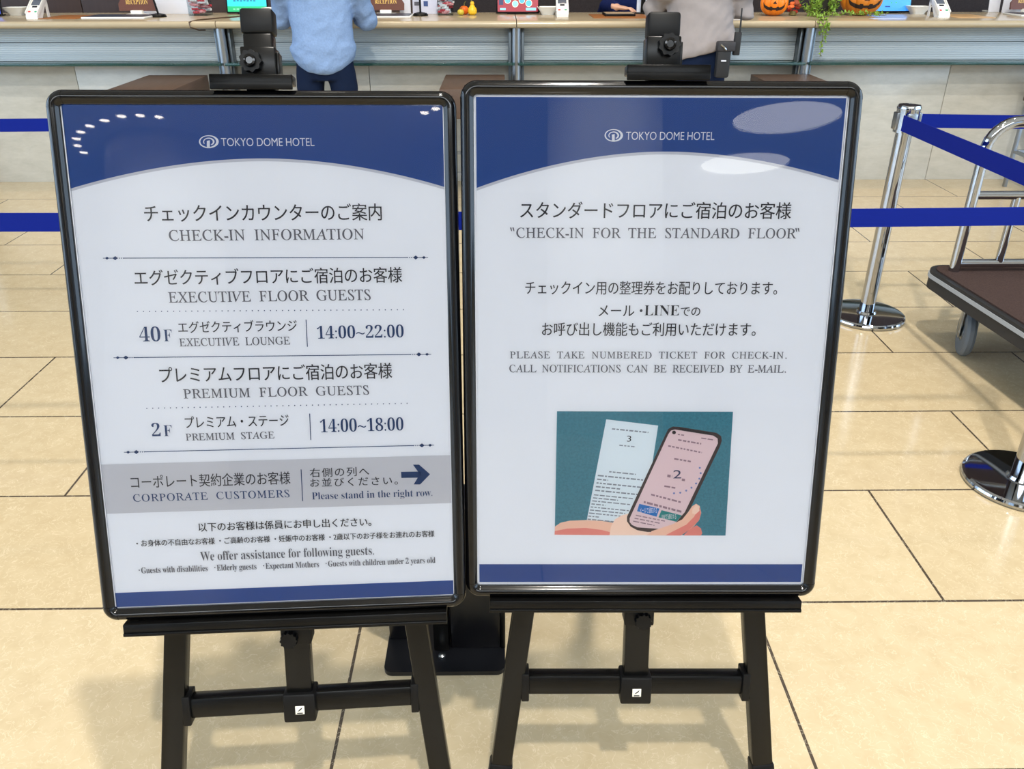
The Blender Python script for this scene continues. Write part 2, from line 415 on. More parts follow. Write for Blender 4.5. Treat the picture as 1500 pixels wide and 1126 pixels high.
# staff-side back screen, dark, in three finishes
x0, x1, x2 = at_y(285, 10, 7.9).x, at_y(660, 10, 7.9).x, at_y(1500, 10, 7.9).x
scr = thing('back_screen', 'dark brown panelled screen standing behind the reception counter', 'screen', (0, 7.95, 0))
nsm = 6; lft = -5.2; stp = (x1 - lft) / nsm
for k in range(nsm):
    m = MB(); m.box(lft + k * stp + .003, lft + (k + 1) * stp - .003, 7.9, 7.96, 0, 1.9, .003); m.build('wood_panel', DWOOD, scr)
m = MB(); m.box(x1, x2 + 1.5, 7.9, 7.96, 0, 1.9, .003); m.build('fabric_panel', SPECK, scr)

# wall-side bag tables: wooden box tops on metal frames, standing at the counter front
tb0 = None
TBM = mat('table_metal', (150, 156, 164), .35, .9)
for px, lab in ((272, 'brown wooden bag table standing at the counter left of the person in the blue shirt'),
                (697, 'brown wooden bag table at the counter, seen between the tops of the two signs'),
                (1133, 'brown wooden bag table at the counter behind the top of the right sign'),
                (1531, 'brown wooden bag table on grey metal legs at the right edge of the picture')):
    x = at_y(px, 112, 6.1).x; y0 = 5.28
    if tb0 is None:
        tb0 = thing('bag_table', lab, 'table', (x, y0, 0), 0, 'bag tables along the counter'); h = .2
        m = MB(frame((x, y0, 0))); m.box(-h, h, 0, .68, .59, .765, .004); m.build('box_top', WOOD, tb0)
        for sx in (-1, 1):
            for yy in (.03, .65):
                m = MB(frame((x, y0, 0))); m.box(sx * .18 - .012, sx * .18 + .012, yy - .012, yy + .012, 0, .59, .002); m.build('leg', TBM, tb0)
        m = MB(frame((x, y0, 0)))
        for yy in (.03, .65): m.box(-.168, .168, yy - .01, yy + .01, .24, .26)
        for sx in (-1, 1): m.box(sx * .18 - .01, sx * .18 + .01, 0.042, .638, .24, .26)
        m.build('stretcher', TBM, tb0)
    else: dup(tb0, (x, y0, 0), 0, lab)

# ------------------------------------------------------------------ the two easels and framed signs
BOARD = {
 'right': (((0.99996, 0.00563, -0.00712), (-0.00824, 0.2349, -0.97199), (-0.0038, 0.972, 0.23493)), (0.2424, 1.22838, 0.90962)),
 'left': (((0.99816, -0.00337, 0.06056), (0.05914, 0.27554, -0.95947), (-0.01345, 0.96128, 0.27523)), (-0.3744, 1.21426, 0.90083))}
def bmat(k, n=0):
    Rm, t = BOARD[k]; M = Matrix(Rm).to_4x4(); M.translation = Vector(t) + Matrix(Rm).col[2] * n; return M
def buv(k, px, py, n=0):
    M = bmat(k, n); N = M.col[2].to_3d(); d = ray(px, py); o = M.translation
    p = Vector((0, 0, EYE)); p = p + d * ((o - p).dot(N) / d.dot(N)); q = M.inverted() @ p
    return q.x, q.y

HW, HV = .307, .429     # outer half size of the frame
IW, IV = .2865, .4095   # half size of the opening
def make_frame(k, root):
    M = bmat(k); prof = [(0, -.010), (0, .003), (.002, .008), (.006, .0115), (.011, .0125), (.016, .0105), (.0185, .006), (.0205, .005), (.0205, .0005), (.012, -.010)]
    rc = .026
    def ring(px_, py_, dx, dy): return [Vector((px_ - dx * o, py_ - dy * o, n)) for o, n in prof]
    sides = [((-HW + rc, HV), (HW - rc, HV), (0, 1)), ((HW, HV - rc), (HW, -HV + rc), (1, 0)),
             ((HW - rc, -HV), (-HW + rc, -HV), (0, -1)), ((-HW, -HV + rc), (-HW, HV - rc), (-1, 0))]
    for a, b, d in sides:
        m = MB(M); m.loft([ring(*a, *d), ring(*b, *d)]); m.build('frame_rail', BLACK, root, 50)
    for sx, sy in ((1, 1), (1, -1), (-1, -1), (-1, 1)):
        m = MB(M); rs = []
        for i in range(11):
            a = math.pi / 2 * i / 10; dx, dy = sx * math.cos(a), sy * math.sin(a)
            px_, py_ = sx * (HW - rc) + dx * rc, sy * (HV - rc) + dy * rc
            rs.append([Vector((px_ - dx * (o * 1.0), py_ - dy * (o * 1.0), n + .0007)) for o, n in prof])
        m.loft(rs)
        # square inner corner web under the cap
        c0 = (sx * (HW - .0205), sy * (HV - .0205))
        m.prism([c0, (sx * (HW - rc), sy * (HV - .006)), (sx * (HW - .008), sy * (HV - .008)), (sx * (HW - .006), sy * (HV - rc))], -.006, .005)
        m.build('corner_cap', BLACK, root, 50)
    m = MB(M); m.box(-HW + .006, HW - .006, -HV + .006, HV - .006, -.012, -.004, .001); m.build('backing_board', KNOBM, root, 0)
    lip = mat('clear_film_edge', (190, 194, 204), .3)
    m = MB(M)
    m.box(-IW - .002, IW + .002, IV - .001, IV + .002, .0008, .0026); m.box(-IW - .002, IW + .002, -IV - .002, -IV + .001, .0008, .0026)
    m.box(-IW - .002, -IW + .001, -IV, IV, .0008, .0026); m.box(IW - .001, IW + .002, -IV, IV, .0008, .0026)
    m.build('film_edge', lip, root, 0)

class Print:
    """flat ink on a poster: layers a hair apart"""
    def __init__(s, k, parent): s.k = k; s.p = parent; s.n = .0004
    def lay(s): s.n += .00002; return s.n
    def px(s, x, y): return buv(s.k, x, y)
    def poly(s, pts, m, name, uvs=False):
        M = bmat(s.k, s.lay()); q = pts if uvs else [s.px(*p) for p in pts]
        b = MB(M); bm = b.bm; vs = [bm.verts.new((x, y, 0)) for x, y in q]; f = bm.faces.new(vs)
        if len(vs) > 4: bmesh.ops.triangulate(bm, faces=[f])
        b._new(vs); N = M.col[2].to_3d(); bm.normal_update()
        for f in bm.faces:
            if f.normal.dot(N) < 0: f.normal_flip()
        return finish(name, bm, m, s.p, 0)
    def multi(s, polys, m, name, uvs=False):
        M = bmat(s.k, s.lay()); b = MB(M); bm = b.bm
        for pts in polys:
            q = pts if uvs else [s.px(*p) for p in pts]
            vs = [bm.verts.new((x, y, 0)) for x, y in q]; f = bm.faces.new(vs)
            if len(vs) > 4: bmesh.ops.triangulate(bm, faces=[f])
        b._new(list(bm.verts)); bm.normal_update(); N = M.col[2].to_3d()
        for f in bm.faces:
            if f.normal.dot(N) < 0: f.normal_flip()
        return finish(name, bm, m, s.p, 0)
    def text(s, t, kind, x0, y0, x1, y1, m, name):
        xm, ym = (x0 + x1) / 2, (y0 + y1) / 2
        u0 = s.px(x0, ym)[0]; u1 = s.px(x1, ym)[0]; v1 = s.px(xm, y0)[1]; v0 = s.px(xm, y1)[1]
        V, F, sc = letters(t, kind, u0, u1, v0, v1)
        b = MB(bmat(s.k))
        for dx, dy in ((0, 0),) + tuple(STYLE[kind][3]):
            n = s.lay(); b.add([Vector((v.x + dx * sc, v.y + dy * sc, n)) for v in V], F)
        bm = b.bm; bm.normal_update(); N = bmat(s.k).col[2].to_3d()
        for f in bm.faces:
            if f.normal.dot(N) < 0: f.normal_flip()
        return finish(name, bm, m, s.p, 0)
    def ornament(s, x0, y0, x1, y1, name):
        def L(t): return (x0 + (x1 - x0) * t, y0 + (y1 - y0) * t)
        def dia(t, rx, ry): x, y = L(t); return [(x - rx, y), (x, y - ry), (x + rx, y), (x, y + ry)]
        ps = []; h = .55; w_ = x1 - x0
        a, b = L(30 / w_), L(1 - 30 / w_); ps.append([(a[0], a[1] - h), (b[0], b[1] - h), (b[0], b[1] + h), (a[0], a[1] + h)])
        for sg in (0, 1):
            f = (lambda d: d / w_) if sg == 0 else (lambda d: 1 - d / w_)
            a, b = L(f(0)), L(f(22)); ps.append([(a[0], a[1] - .45), (b[0], b[1] - .45), (b[0], b[1] + .45), (a[0], a[1] + .45)])
            ps += [dia(f(6), 3, 2.2), dia(f(18), 4, 3), dia(f(24), 1, 1), dia(f(27), 1, 1), dia(f(30), 1, 1)]
        s.multi(ps, INKN, name)
    def dots(s, x0, y0, x1, y1, n, name):
        ps = []
        for i in range(n):
            t = i / (n - 1); x, y = x0 + (x1 - x0) * t, y0 + (y1 - y0) * t
            ps.append([(x + .9 * math.cos(a), y + .9 * math.sin(a)) for a in (k * math.pi / 3 for k in range(6))])
        s.multi(ps, INKN, name)
    def logo(s, x0, y0, x1, y1, m):
        cx_, cy_, rx, ry = (x0 + x1) / 2, (y0 + y1) / 2, (x1 - x0) / 2, (y1 - y0) / 2
        def arc(a0, a1, rx0, ry0, rx1, ry1, ox=0, oy=0, n=26):
            o_, i_ = [], []
            for k in range(n + 1):
                a = R(a0 + (a1 - a0) * k / n)
                o_.append((cx_ + rx0 * math.cos(a), cy_ - ry0 * math.sin(a))); i_.append((cx_ + ox + rx1 * math.cos(a), cy_ + oy - ry1 * math.sin(a)))
            return [[o_[k], o_[k + 1], i_[k + 1], i_[k]] for k in range(n)]
        P = arc(-78, 262, rx, ry, rx * .80, ry * .84, -rx * .06, -ry * .02)
        P += arc(-60, 215, rx * .58, ry * .62, rx * .44, ry * .48, -rx * .04, ry * .02)
        P.append([(cx_ - rx * .20, cy_ - ry * .12), (cx_ + rx * .10, cy_ - ry * .22), (cx_ + rx * .10, cy_ + ry * .82), (cx_ - rx * .20, cy_ + ry * 1.0)])
        P.append([(cx_ - rx * .20, cy_ + ry * .72), (cx_ + rx * .25, cy_ + ry * .82), (cx_ + rx * .15, cy_ + ry * 1.0), (cx_ - rx * .20, cy_ + ry * 1.0)])
        s.multi(P, m, 'hotel_emblem')

WINK = mat('white_ink', (228, 230, 238), .7, 0, .2)
def make_poster(k, root, top_margin, apx, foot, edge):
    """apx: px of the header's lower arc: left, apex, right; foot: px corners of the footer band"""
    m = MB(bmat(k)); m.box(-IW - .003, IW + .003, -IV - .003, IV + .003, -.002, .0003); po = m.build('poster', PAPER, root, 0)
    P = Print(k, po)
    L_, A_, R_ = [P.px(*p) for p in apx]
    def arcv(u, dv=0):
        t = (u - A_[0]) / (L_[0] - A_[0] if u < A_[0] else R_[0] - A_[0]); e = L_[1] if u < A_[0] else R_[1]
        return A_[1] + (e - A_[1]) * abs(t) ** 1.9 + dv
    us = [-IW + edge + (2 * IW - 2 * edge) * i / 40 for i in range(41)]; vt = IV - top_margin
    # silver edge line under the header, then the header itself, as strips
    P.multi([[(a, arcv(a, -.0042)), (b, arcv(b, -.0042)), (b, arcv(b, .002)), (a, arcv(a, .002))] for a, b in zip(us, us[1:])], SILV, 'header_edge', True)
    P.multi([[(a, arcv(a)), (b, arcv(b)), (b, vt), (a, vt)] for a, b in zip(us, us[1:])], NAVY, 'header_band', True)
    f = [P.px(*p) for p in foot]; v1 = (f[0][1] + f[1][1]) / 2; v0 = (f[2][1] + f[3][1]) / 2
    P.poly([(-IW + edge, v0), (IW - edge, v0), (IW - edge, v1), (-IW + edge, v1)], NAVY, 'footer_band', True)
    return P

sl = thing('framed_sign', 'black framed check-in information sign on the left easel, with navy header and times', 'sign', M=bmat('left') @ Matrix.Translation((0, -HV, 0)), group='framed signs on easels')
make_frame('left', sl)
P = make_poster('left', sl, .0, ((104, 276), (383, 232), (652, 274)), ((169, 868.4), (668, 849), (172, 888.5), (668, 870)), .001)
P.logo(291.5, 198, 320.5, 217, WINK); P.text('TOKYO DOME HOTEL', 'plain', 324, 202, 460.5, 214, WINK, 'hotel_name')
P.text('チェックインカウンターのご案内', 'jp', 211.4, 298.6, 559, 324, INKD, 'title_text')
P.text('CHECK-IN INFORMATION', 'roman', 247.3, 335.6, 533.3, 352, INKG, 'title_text')
P.ornament(151, 378, 627, 377, 'ornament_rule')
P.text('エグゼクティブフロアにご宿泊のお客様', 'jp', 196.7, 392.5, 589, 416, INKD, 'heading_text')
P.text('EXECUTIVE FLOOR GUESTS', 'roman', 246.6, 425.5, 543, 441.5, INKG, 'heading_text')
P.dots(201.5, 456, 591, 453.4, 45, 'dotted_rule')
P.text('40', 'bold', 204, 478, 235, 500, INKN, 'floor_number'); P.text('F', 'bold', 240, 482.5, 252, 499.5, INKN, 'floor_number')
P.text('エグゼクティブラウンジ', 'jp', 261, 469, 435, 486.5, INKD, 'venue_text')
P.text('EXECUTIVE LOUNGE', 'roman', 262.7, 494, 425, 506, INKG, 'venue_text')
P.poly([(447.8, 468), (449, 468), (451, 507.6), (449.8, 507.6)], INKN, 'divider')
P.text('14:00~22:00', 'bold', 464.4, 476, 591.3, 495, INKN, 'opening_hours')
P.ornament(166.7, 523.7, 631.6, 518.6, 'ornament_rule')
P.text('プレミアムフロアにご宿泊のお客様', 'jp', 233.8, 534, 574.4, 557.5, INKD, 'heading_text')
P.text('PREMIUM FLOOR GUESTS', 'roman', 268.6, 566.8, 540.7, 580.8, INKG, 'heading_text')
P.dots(215.4, 597.7, 596.4, 590.4, 45, 'dotted_rule')
P.text('2', 'bold', 222.4, 619, 235, 638.5, INKN, 'floor_number'); P.text('F', 'bold', 240, 622.5, 252, 638.3, INKN, 'floor_number')
P.text('プレミアム・ステージ', 'jp', 271, 608, 423, 625, INKD, 'venue_text')
P.text('PREMIUM STAGE', 'roman', 272, 633, 402, 643.6, INKG, 'venue_text')
P.poly([(453.2, 605.4), (454.4, 605.4), (456, 644), (454.8, 644)], INKN, 'divider')
P.text('14:00~18:00', 'bold', 469, 612, 591, 631.5, INKN, 'opening_hours')
P.ornament(182, 662, 636, 651.5, 'ornament_rule')
gv1 = (P.px(149, 679)[1] + P.px(662, 667)[1]) / 2; gv0 = (P.px(157, 752)[1] + P.px(664, 736)[1]) / 2
P.poly([(-IW, gv0), (IW, gv0), (IW, gv1), (-IW, gv1)], GREYB, 'grey_band', True)
P.text('コーポレート契約企業のお客様', 'jp', 191.6, 693, 425.5, 712, INKD, 'heading_text')
P.text('CORPORATE CUSTOMERS', 'roman', 195, 720, 424.4, 731.3, INKN, 'heading_text')
P.poly([(440.6, 687), (441.9, 687), (444.2, 733.4), (442.9, 733.4)], INKN, 'divider')
P.text('右側の列へ', 'jp', 453.8, 684, 540.7, 697.5, INKD, 'direction_text')
P.text('お並びください。', 'jp', 454.5, 698.3, 582.8, 711, INKD, 'direction_text')
P.multi([[(587.5, 690.5), (616, 690), (616, 699), (588, 699.5)], [(605, 680), (614, 680), (630, 694), (615, 694)], [(615, 694), (630, 694), (615.5, 709), (606, 709)]], INKN, 'arrow')
P.text('Please stand in the right row.', 'bold', 457, 718, 633.4, 731.5, INKN, 'direction_text')
P.text('以下のお客様は係員にお申し出ください。', 'jpb', 290.7, 761, 544, 774, INKD, 'notice_text')
P.text('・お身体の不自由なお客様 ・ご高齢のお客様 ・妊娠中のお客様 ・2歳以下のお子様をお連れのお客様', 'jpb', 199.5, 783.3, 636.5, 793, INKD, 'notice_text')
P.text('We offer assistance for following guests.', 'bold', 293.4, 803, 548, 820, INKG, 'notice_text')
P.text('･Guests with disabilities   ･Elderly guests   ･Expectant Mothers   ･Guests with children under 2 years old', 'small', 203, 822.3, 638, 834, INKG, 'notice_text')
m = MB(bmat('left')); m.box(-IW, IW, -IV, IV, .0019, .00195)
def film(k, root):
    M = bmat(k, .0022); b = MB(M); n = 8
    vs = [[Vector((-IW + 2 * IW * i / n, -IV + 2 * IV * j / n, 0)) for i in range(n + 1)] for j in range(n + 1)]
    b.add([p for r in vs for p in r], [(j * (n + 1) + i, j * (n + 1) + i + 1, (j + 1) * (n + 1) + i + 1, (j + 1) * (n + 1) + i) for j in range(n) for i in range(n)])
    bm = b.bm; bm.normal_update(); N = M.col[2].to_3d()
    for f in bm.faces:
        if f.normal.dot(N) < 0: f.normal_flip()
    finish('cover_film', bm, FILM, root, 0)
film('left', sl)

sr = thing('framed_sign', 'black framed sign on the right easel with a print of a hand holding a phone', 'sign', M=bmat('right') @ Matrix.Translation((0, -HV, 0)), group='framed signs on easels')
make_frame('right', sr)
P = make_poster('right', sr, .0045, ((696, 276), (975, 222), (1230, 264)), ((699, 826), (1177, 826), (700, 852), (1176, 852)), .0035)
P.logo(885.5, 189, 912.5, 207.5, WINK); P.text('TOKYO DOME HOTEL', 'plain', 917, 193, 1046.5, 205, WINK, 'hotel_name')
P.text('スタンダードフロアにご宿泊のお客様', 'jp', 762, 295.5, 1159, 320.5, INKD, 'heading_text')
P.text('"CHECK-IN FOR THE STANDARD FLOOR"', 'roman', 747, 333.5, 1170.6, 349, INKG, 'heading_text')
P.text('チェックイン用の整理券をお配りしております。', 'jp', 769.6, 411.5, 1138.6, 431.5, INKD, 'notice_text')
P.text('メール・', 'jp', 876.8, 447, 941, 463, INKD, 'notice_text'); P.text('LINE', 'bold', 944, 447, 995, 462, INKD, 'notice_text'); P.text('での', 'jp', 997, 450, 1025.6, 462.5, INKD, 'notice_text')
P.text('お呼び出し機能もご利用いただけます。', 'jp', 794, 472, 1107, 492, INKD, 'notice_text')
P.text('PLEASE TAKE NUMBERED TICKET FOR CHECK-IN.', 'roman', 747, 514.5, 1152.5, 525, INKG, 'notice_text')
P.text('CALL NOTIFICATIONS CAN BE RECEIVED BY E-MAIL.', 'roman', 746, 534, 1151.5, 545.5, INKG, 'notice_text')
# the printed photograph
def c5(x, y): return (800 + x * .19333, 590 + y * .19333)
def q5(*pts): return [c5(*p) for p in pts]
TEAL = mat('teal_print', (60, 128, 148), .7, 0, .2, .3, 260)
P.poly(q5((82, 62), (1415, 65), (1358, 1003), (65, 995)), TEAL, 'photo_print')
P.poly(q5((308, 885), (455, 123), (848, 170), (805, 450), (620, 850), (560, 900)), mat('receipt_print', (222, 232, 240), .7, 0, .2), 'ticket_print')
bars = []
def bars_row(x, y, x2, h=7, sl_=.10):
    while x < x2:
        l = random.uniform(14, 46); e = min(x + l, x2); bars.append(q5((x, y), (e, y + (e - x) * sl_), (e - 2, y + (e - x) * sl_ + h), (x - 2, y + h))); y += (l + 9) * sl_; x += l + 9
bars_row(500, 190, 775, 10); bars_row(555, 315, 680, 8); bars_row(478, 515, 680, 9)
for i in range(5): bars_row(392 - i * 5, 543 + i * 28, (735, 470, 735, 560, 700)[i], 10)
for i in range(9): bars_row(362 - i * 6, 690 + i * 23, (665, 545, 640, 450, 640, 600, 600, 400, 590)[i], 8)
P.multi(bars, mat('ticket_ink', (128, 134, 146), .7, 0, .2), 'ticket_lines')
P.text('3', 'sans', *c5(612, 247), *c5(644, 292), mat('ticket_black', (50, 52, 60), .7, 0, .2), 'ticket_number')
# hand behind the phone
S1 = mat('skin_print_light', (238, 196, 176), .7, 0, .2); S2 = mat('skin_print_pink', (226, 140, 132), .7, 0, .2); S3 = mat('skin_print_pale', (244, 214, 198), .7, 0, .2)
P.poly(q5((64, 996), (66, 935), (110, 905), (180, 890), (300, 885), (420, 892), (505, 905), (520, 1000)), S1, 'hand_print')
P.poly(q5((64, 996), (66, 968), (160, 950), (300, 945), (420, 960), (515, 985), (520, 1000)), S2, 'hand_print')
P.poly(q5((480, 1000), (490, 935), (520, 880), (570, 850), (640, 832), (640, 900), (700, 960), (860, 990), (1060, 1000)), S3, 'hand_print')
P.poly(q5((1040, 1002), (1090, 950), (1140, 925), (1172, 948), (1182, 985), (1172, 1002)), S2, 'hand_print')
PHB = mat('phone_print_edge', (62, 50, 56), .7, 0, .2); PHS = mat('phone_print_screen', (226, 202, 208), .7, 0, .2)
P.poly(q5((770, 976), (690, 962), (640, 935), (612, 895), (612, 860), (905, 235), (925, 195), (960, 177), (1010, 180), (1290, 225), (1325, 250), (1330, 285), (1315, 330), (1090, 800), (985, 950), (930, 965)), PHB, 'phone_print')
P.poly(q5((690, 940), (650, 922), (632, 900), (632, 872), (925, 235), (945, 208), (975, 200), (1265, 246), (1298, 268), (1300, 305), (1050, 825), (960, 930), (900, 955)), PHS, 'phone_print')
P.poly(q5((990, 184), (1240, 222), (1236, 238), (1030, 206)), mat('phone_print_dark', (40, 38, 46), .7, 0, .2), 'phone_print')
P.poly([c5(968 + 15 * math.cos(a), 222 + 14 * math.sin(a)) for a in (k * math.pi / 6 for k in range(12))], MATS['phone_print_dark'], 'phone_print')
bars = []
bars_row(998, 232, 1045, 9, .15); bars_row(1175, 260, 1275, 9, .15); bars_row(1000, 272, 1175, 12, .17); bars_row(925, 318, 1180, 11, .2); bars_row(970, 415, 1105, 12, .17)
bars_row(918, 540, 955, 20, .15); bars_row(1028, 570, 1052, 18, .15); bars_row(895, 622, 985, 12, .17); bars_row(795, 685, 1020, 13, .26); bars_row(740, 740, 1025, 16, .26)
for i in range(3): bars_row(680 - i * 10, 845 + i * 22, (900, 860, 820)[i], 8, .2)
P.multi(bars, mat('phone_ink', (150, 124, 138), .7, 0, .2), 'phone_lines')
P.text('2', 'sans', *c5(962, 507), *c5(1024, 570), mat('phone_number_ink', (60, 64, 100), .7, 0, .2), 'phone_number')
BD = [c5(1163, 490), c5(1170, 530), c5(1160, 572), c5(1135, 608), c5(1100, 640), c5(1060, 662), c5(1015, 678), c5(968, 682)]
P.multi([[(x + 1.6 * math.cos(a), y + 1.6 * math.sin(a)) for a in (k * math.pi / 3 for k in range(6))] for x, y in BD], mat('phone_dots', (112, 130, 186), .7, 0, .2), 'phone_dots')
P.poly(q5((705, 762), (858, 798), (836, 860), (688, 818)), mat('blue_button_print', (24, 116, 190), .7, 0, .2), 'phone_button')
P.poly(q5((873, 810), (1028, 850), (985, 898), (850, 864)), mat('green_button_print', (36, 134, 136), .7, 0, .2), 'phone_button')
P.text('メールで通知する', 'plain', *c5(708, 790), *c5(840, 832), WINK, 'button_text'); P.text('LINEで通知する', 'plain', *c5(872, 838), *c5(985, 878), WINK, 'button_text')
# fingers over the phone edge
P.poly(q5((760, 1001), (800, 968), (870, 945), (960, 915), (1030, 880), (1075, 825), (1105, 780), (1135, 761), (1162, 778), (1174, 830), (1160, 880), (1120, 930), (1060, 975), (1020, 1002)), S1, 'hand_print')
P.poly(q5((900, 1001), (980, 960), (1060, 920), (1120, 860), (1150, 800), (1165, 790), (1172, 840), (1155, 890), (1110, 935), (1060, 975), (1020, 1002)), S2, 'hand_print')
P.poly(q5((1108, 800), (1135, 768), (1158, 782), (1160, 815), (1130, 842), (1105, 835)), S3, 'hand_print')
film('right', sr)

def lobed(mb, c, axis_M, r, h, n=10):
    pts = []
    for k in range(n * 6):
        a = 2 * math.pi * k / (n * 6); rr = r * (1 + .08 * math.cos(n * a)); pts.append((rr * math.cos(a), rr * math.sin(a)))
    mb.prism(pts, c[2], c[2] + h, Matrix.Translation((c[0], c[1], 0)))
def make_easel(k, label, d):
    M = bmat(k); base = M @ Vector((0, -.9, -.3)); N = M.col[2].to_3d()
    e = thing('sign_easel', label, 'easel', (base.x, base.y, 0), 0, 'black easels carrying the signs')
    mc = d['mc']
    def F(n=0): return bmat(k)
    # telescopic mast above the sign
    m = MB(M); m.box(mc - .022, mc + .022, .40, d['top'] - .035, -.052, -.020, .003); m.build('mast', BLACKM, e)
    m = MB(M); m.box(mc - .0245, mc + .0245, d['top'] - .036, d['top'], -.054, -.018, .004); m.build('mast_cap', KNOBM, e)
    m = MB(M); m.box(mc - .026, mc + .026, .446, .495, -.056, -.014, .002); m.box(mc + .026, mc + .030, .446, .488, -.050, -.022, .001); m.build('clamp_block', BLACKM, e)
    m = MB(M); lobed(m, (d['kx'], d['kv'], -.014), None, .0155, .016, 9); m.build('clamp_knob', KNOBM, e)
    kc = MB(M); kc.lathe([(.0085, 0), (.0095, .003), (.0085, .006), (.0055, .0065), (.005, .0045), (0, .0045)], (d['kx'], d['kv'], .002), 24); kc.build('knob_cap', BLACK, e)
    m = MB(M); c0, c1 = d['clip']; m.box(c0, c1, .436, .450, -.014, .020, .0015); m.box(c0, c1, .428, .450, .0145, .020, .0015); m.build('top_clip', BLACKM, e)
    # tray under the sign
    m = MB(M); t0, t1 = d['tray']; m.box(t0, t1, -.452, -.431, .016, .020, .0012); m.box(t0, t1, -.452, -.446, .018, .0225, .0012); m.box(t0, t1, -.437, -.431, -.030, .018, .0012); m.build('tray', BLACKM, e)
    # front legs
    for (ua, va, ub, vb) in d['legs']:
        sl_ = (ub - ua) / (vb - va); vt = .40; vf = -.80
        zf = (M @ Vector((ub, vb, -.035))).z; dz = M.col[1].z
        vfoot = vb - (zf - .012) / dz
        def U(v): return ua + (v - va) * sl_
        m = MB(M); m.bar((U(vt), vt, -.037), (U(vf), vf, -.037), .039, .030, (1, 0, 0), .004)
        lg = m.build('leg', BLACKM, e)
        m = MB(M); m.bar((U(vf + .004), vf + .004, -.037), (U(vfoot), vfoot, -.037), .044, .034, (1, 0, 0), .005); m.build('rubber_foot', KNOBM, lg)
    (ul, vl, *_), (ur, vr, *_) = d['legs']
    def UL(i, v): a = d['legs'][i]; return a[0] + (v - a[1]) * (a[2] - a[0]) / (a[3] - a[1])
    m = MB(M); m.box(UL(0, .38) - .03, UL(1, .38) + .03, .36, .40, -.060, -.052, .002); m.build('head_plate', BLACKM, e)
    # lower mast and its sliding sleeve
    v0 = d['bar']; m = MB(M); m.box(mc - .0225, mc + .0225, v0 - .01, .42, -.050, -.021, .003); m.build('lower_mast', BLACKM, e)
    m = MB(M); m.box(mc - .0255, mc + .0275, -.500, -.440, -.054, -.016, .003); m.build('sleeve', KNOBM, e)
    m = MB(M); lobed(m, (d['k2'][0], d['k2'][1], -.016), None, .0142, .013, 12); m.build('sleeve_knob', KNOBM, e)
    # cross bar with end collars
    m = MB(M); b0, b1 = UL(0, v0) + .02, UL(1, v0) - .02; dv = d.get('skew', 0)
    m.bar((b0, v0 - dv, -.040), (b1, v0 + dv, -.040), .040, .030, (0, 1, 0), .006); m.build('cross_bar', BLACKM, e)
    for u, s_, dd in ((b0, -1, -dv), (b1, 1, dv)):
        m = MB(M); m.box(u - (.004 if s_ < 0 else .010), u + (.010 if s_ < 0 else .004), v0 + dd - .031, v0 + dd + .026, -.060, -.021, .002); m.build('collar', KNOBM, e)
    m = MB(M); m.box(mc - .0285, mc + .0285, v0 - .031, v0 + .024, -.058, -.012, .004); bx_ = m.build('centre_box', KNOBM, e)
    m = MB(M); m.box(mc - .007, mc + .009, v0 - .014, v0 + .002, -.0125, -.0112, .0004); m.build('maker_sticker', mat('sticker_white', (226, 222, 208), .5), bx_)
    m = MB(M); m.prism([(mc - .003, v0 - .008), (mc + .001, v0 - .0035), (mc + .006, v0 + .0003), (mc + .004, v0 - .004), (mc, v0 - .007)], -.0111, -.0107)
    m.prism([(mc - .004, v0 - .0125), (mc + .006, v0 - .0125), (mc + .006, v0 - .0105), (mc - .004, v0 - .0105)], -.0111, -.0107); m.build('sticker_mark', INKD, bx_)
    # rear strut
    a = M @ Vector((mc, .33, -.062)); foot = Vector((a.x + d.get('rx', 0), a.y + .52, .012))
    m = MB(); m.bar(a, foot, .036, .028, (1, 0, 0), .004); rl = m.build('rear_leg', BLACKM, e)
    m = MB(); m.bar(foot + (a - foot).normalized() * .06, foot, .042, .033, (1, 0, 0), .004); m.build('rubber_foot', KNOBM, rl)
    return e
make_easel('right', 'black telescopic metal easel holding the right sign with the phone print', dict(mc=.0035, top=.530, kx=.009, kv=.481, clip=(-.056, .069), tray=(-.265, .281),
    legs=((-.203, -.466, -.2455, -.803), (.2125, -.466, .2535, -.804)), bar=-.628, k2=(.010, -.486)))
make_easel('left', 'black telescopic metal easel holding the left sign with opening times', dict(mc=.0055, top=.551, kx=-.003, kv=.472, clip=(-.061, .061), tray=(-.271, .2735),
    legs=((-.2015, -.467, -.2305, -.735), (.216, -.469, .2515, -.765)), bar=-.619, k2=(-.004, -.486), skew=.0025))

# black stand on the floor behind the gap between the easels
NV = mat('dark_blue_black_steel', (9, 10, 15), .3, 0, .5)
bp_ = at_z(562, 990, 0); bq = at_z(740, 990, 0)
bs = thing('steel_stand', 'black steel stand with flat base plate on the floor between the two easels', 'stand', ((bp_.x + bq.x) / 2, bp_.y + .12, 0))
m = MB(); x0, x1, y0 = bp_.x, bq.x, bp_.y
pts = []
for (cx_, cy_, a0) in ((x1 - .02, y0 + .02, -90), (x1 - .02, y0 + .26, 0), (x0 + .02, y0 + .26, 90), (x0 + .02, y0 + .02, 180)):
    for k in range(7): a = R(a0 + 15 * k); pts.append((cx_ + .02 * math.cos(a), cy_ + .02 * math.sin(a)))
m.prism(pts, 0, .012); m.build('base_plate', NV, bs)
px0 = at_z(660, 960, .012).x; px1 = at_z(733, 960, .012).x; yb = y0 + .075
m = MB(); m.box(px0, px1, yb, yb + .10, .012, .42, .003); m.build('pedestal_box', NV, bs)
m = MB(); m.box(px1 + .001, px1 + .012, yb - .004, yb + .10, .012, .42, .002); m.build('side_flange', BLACKM, bs)
m = MB(); m.box(px0 - .040, px0 - .004, yb - .01, yb + .05, .012, 1.08, .003); m.build('upright', BLACKM, bs)
xl = at_z(569, 950, .012).x
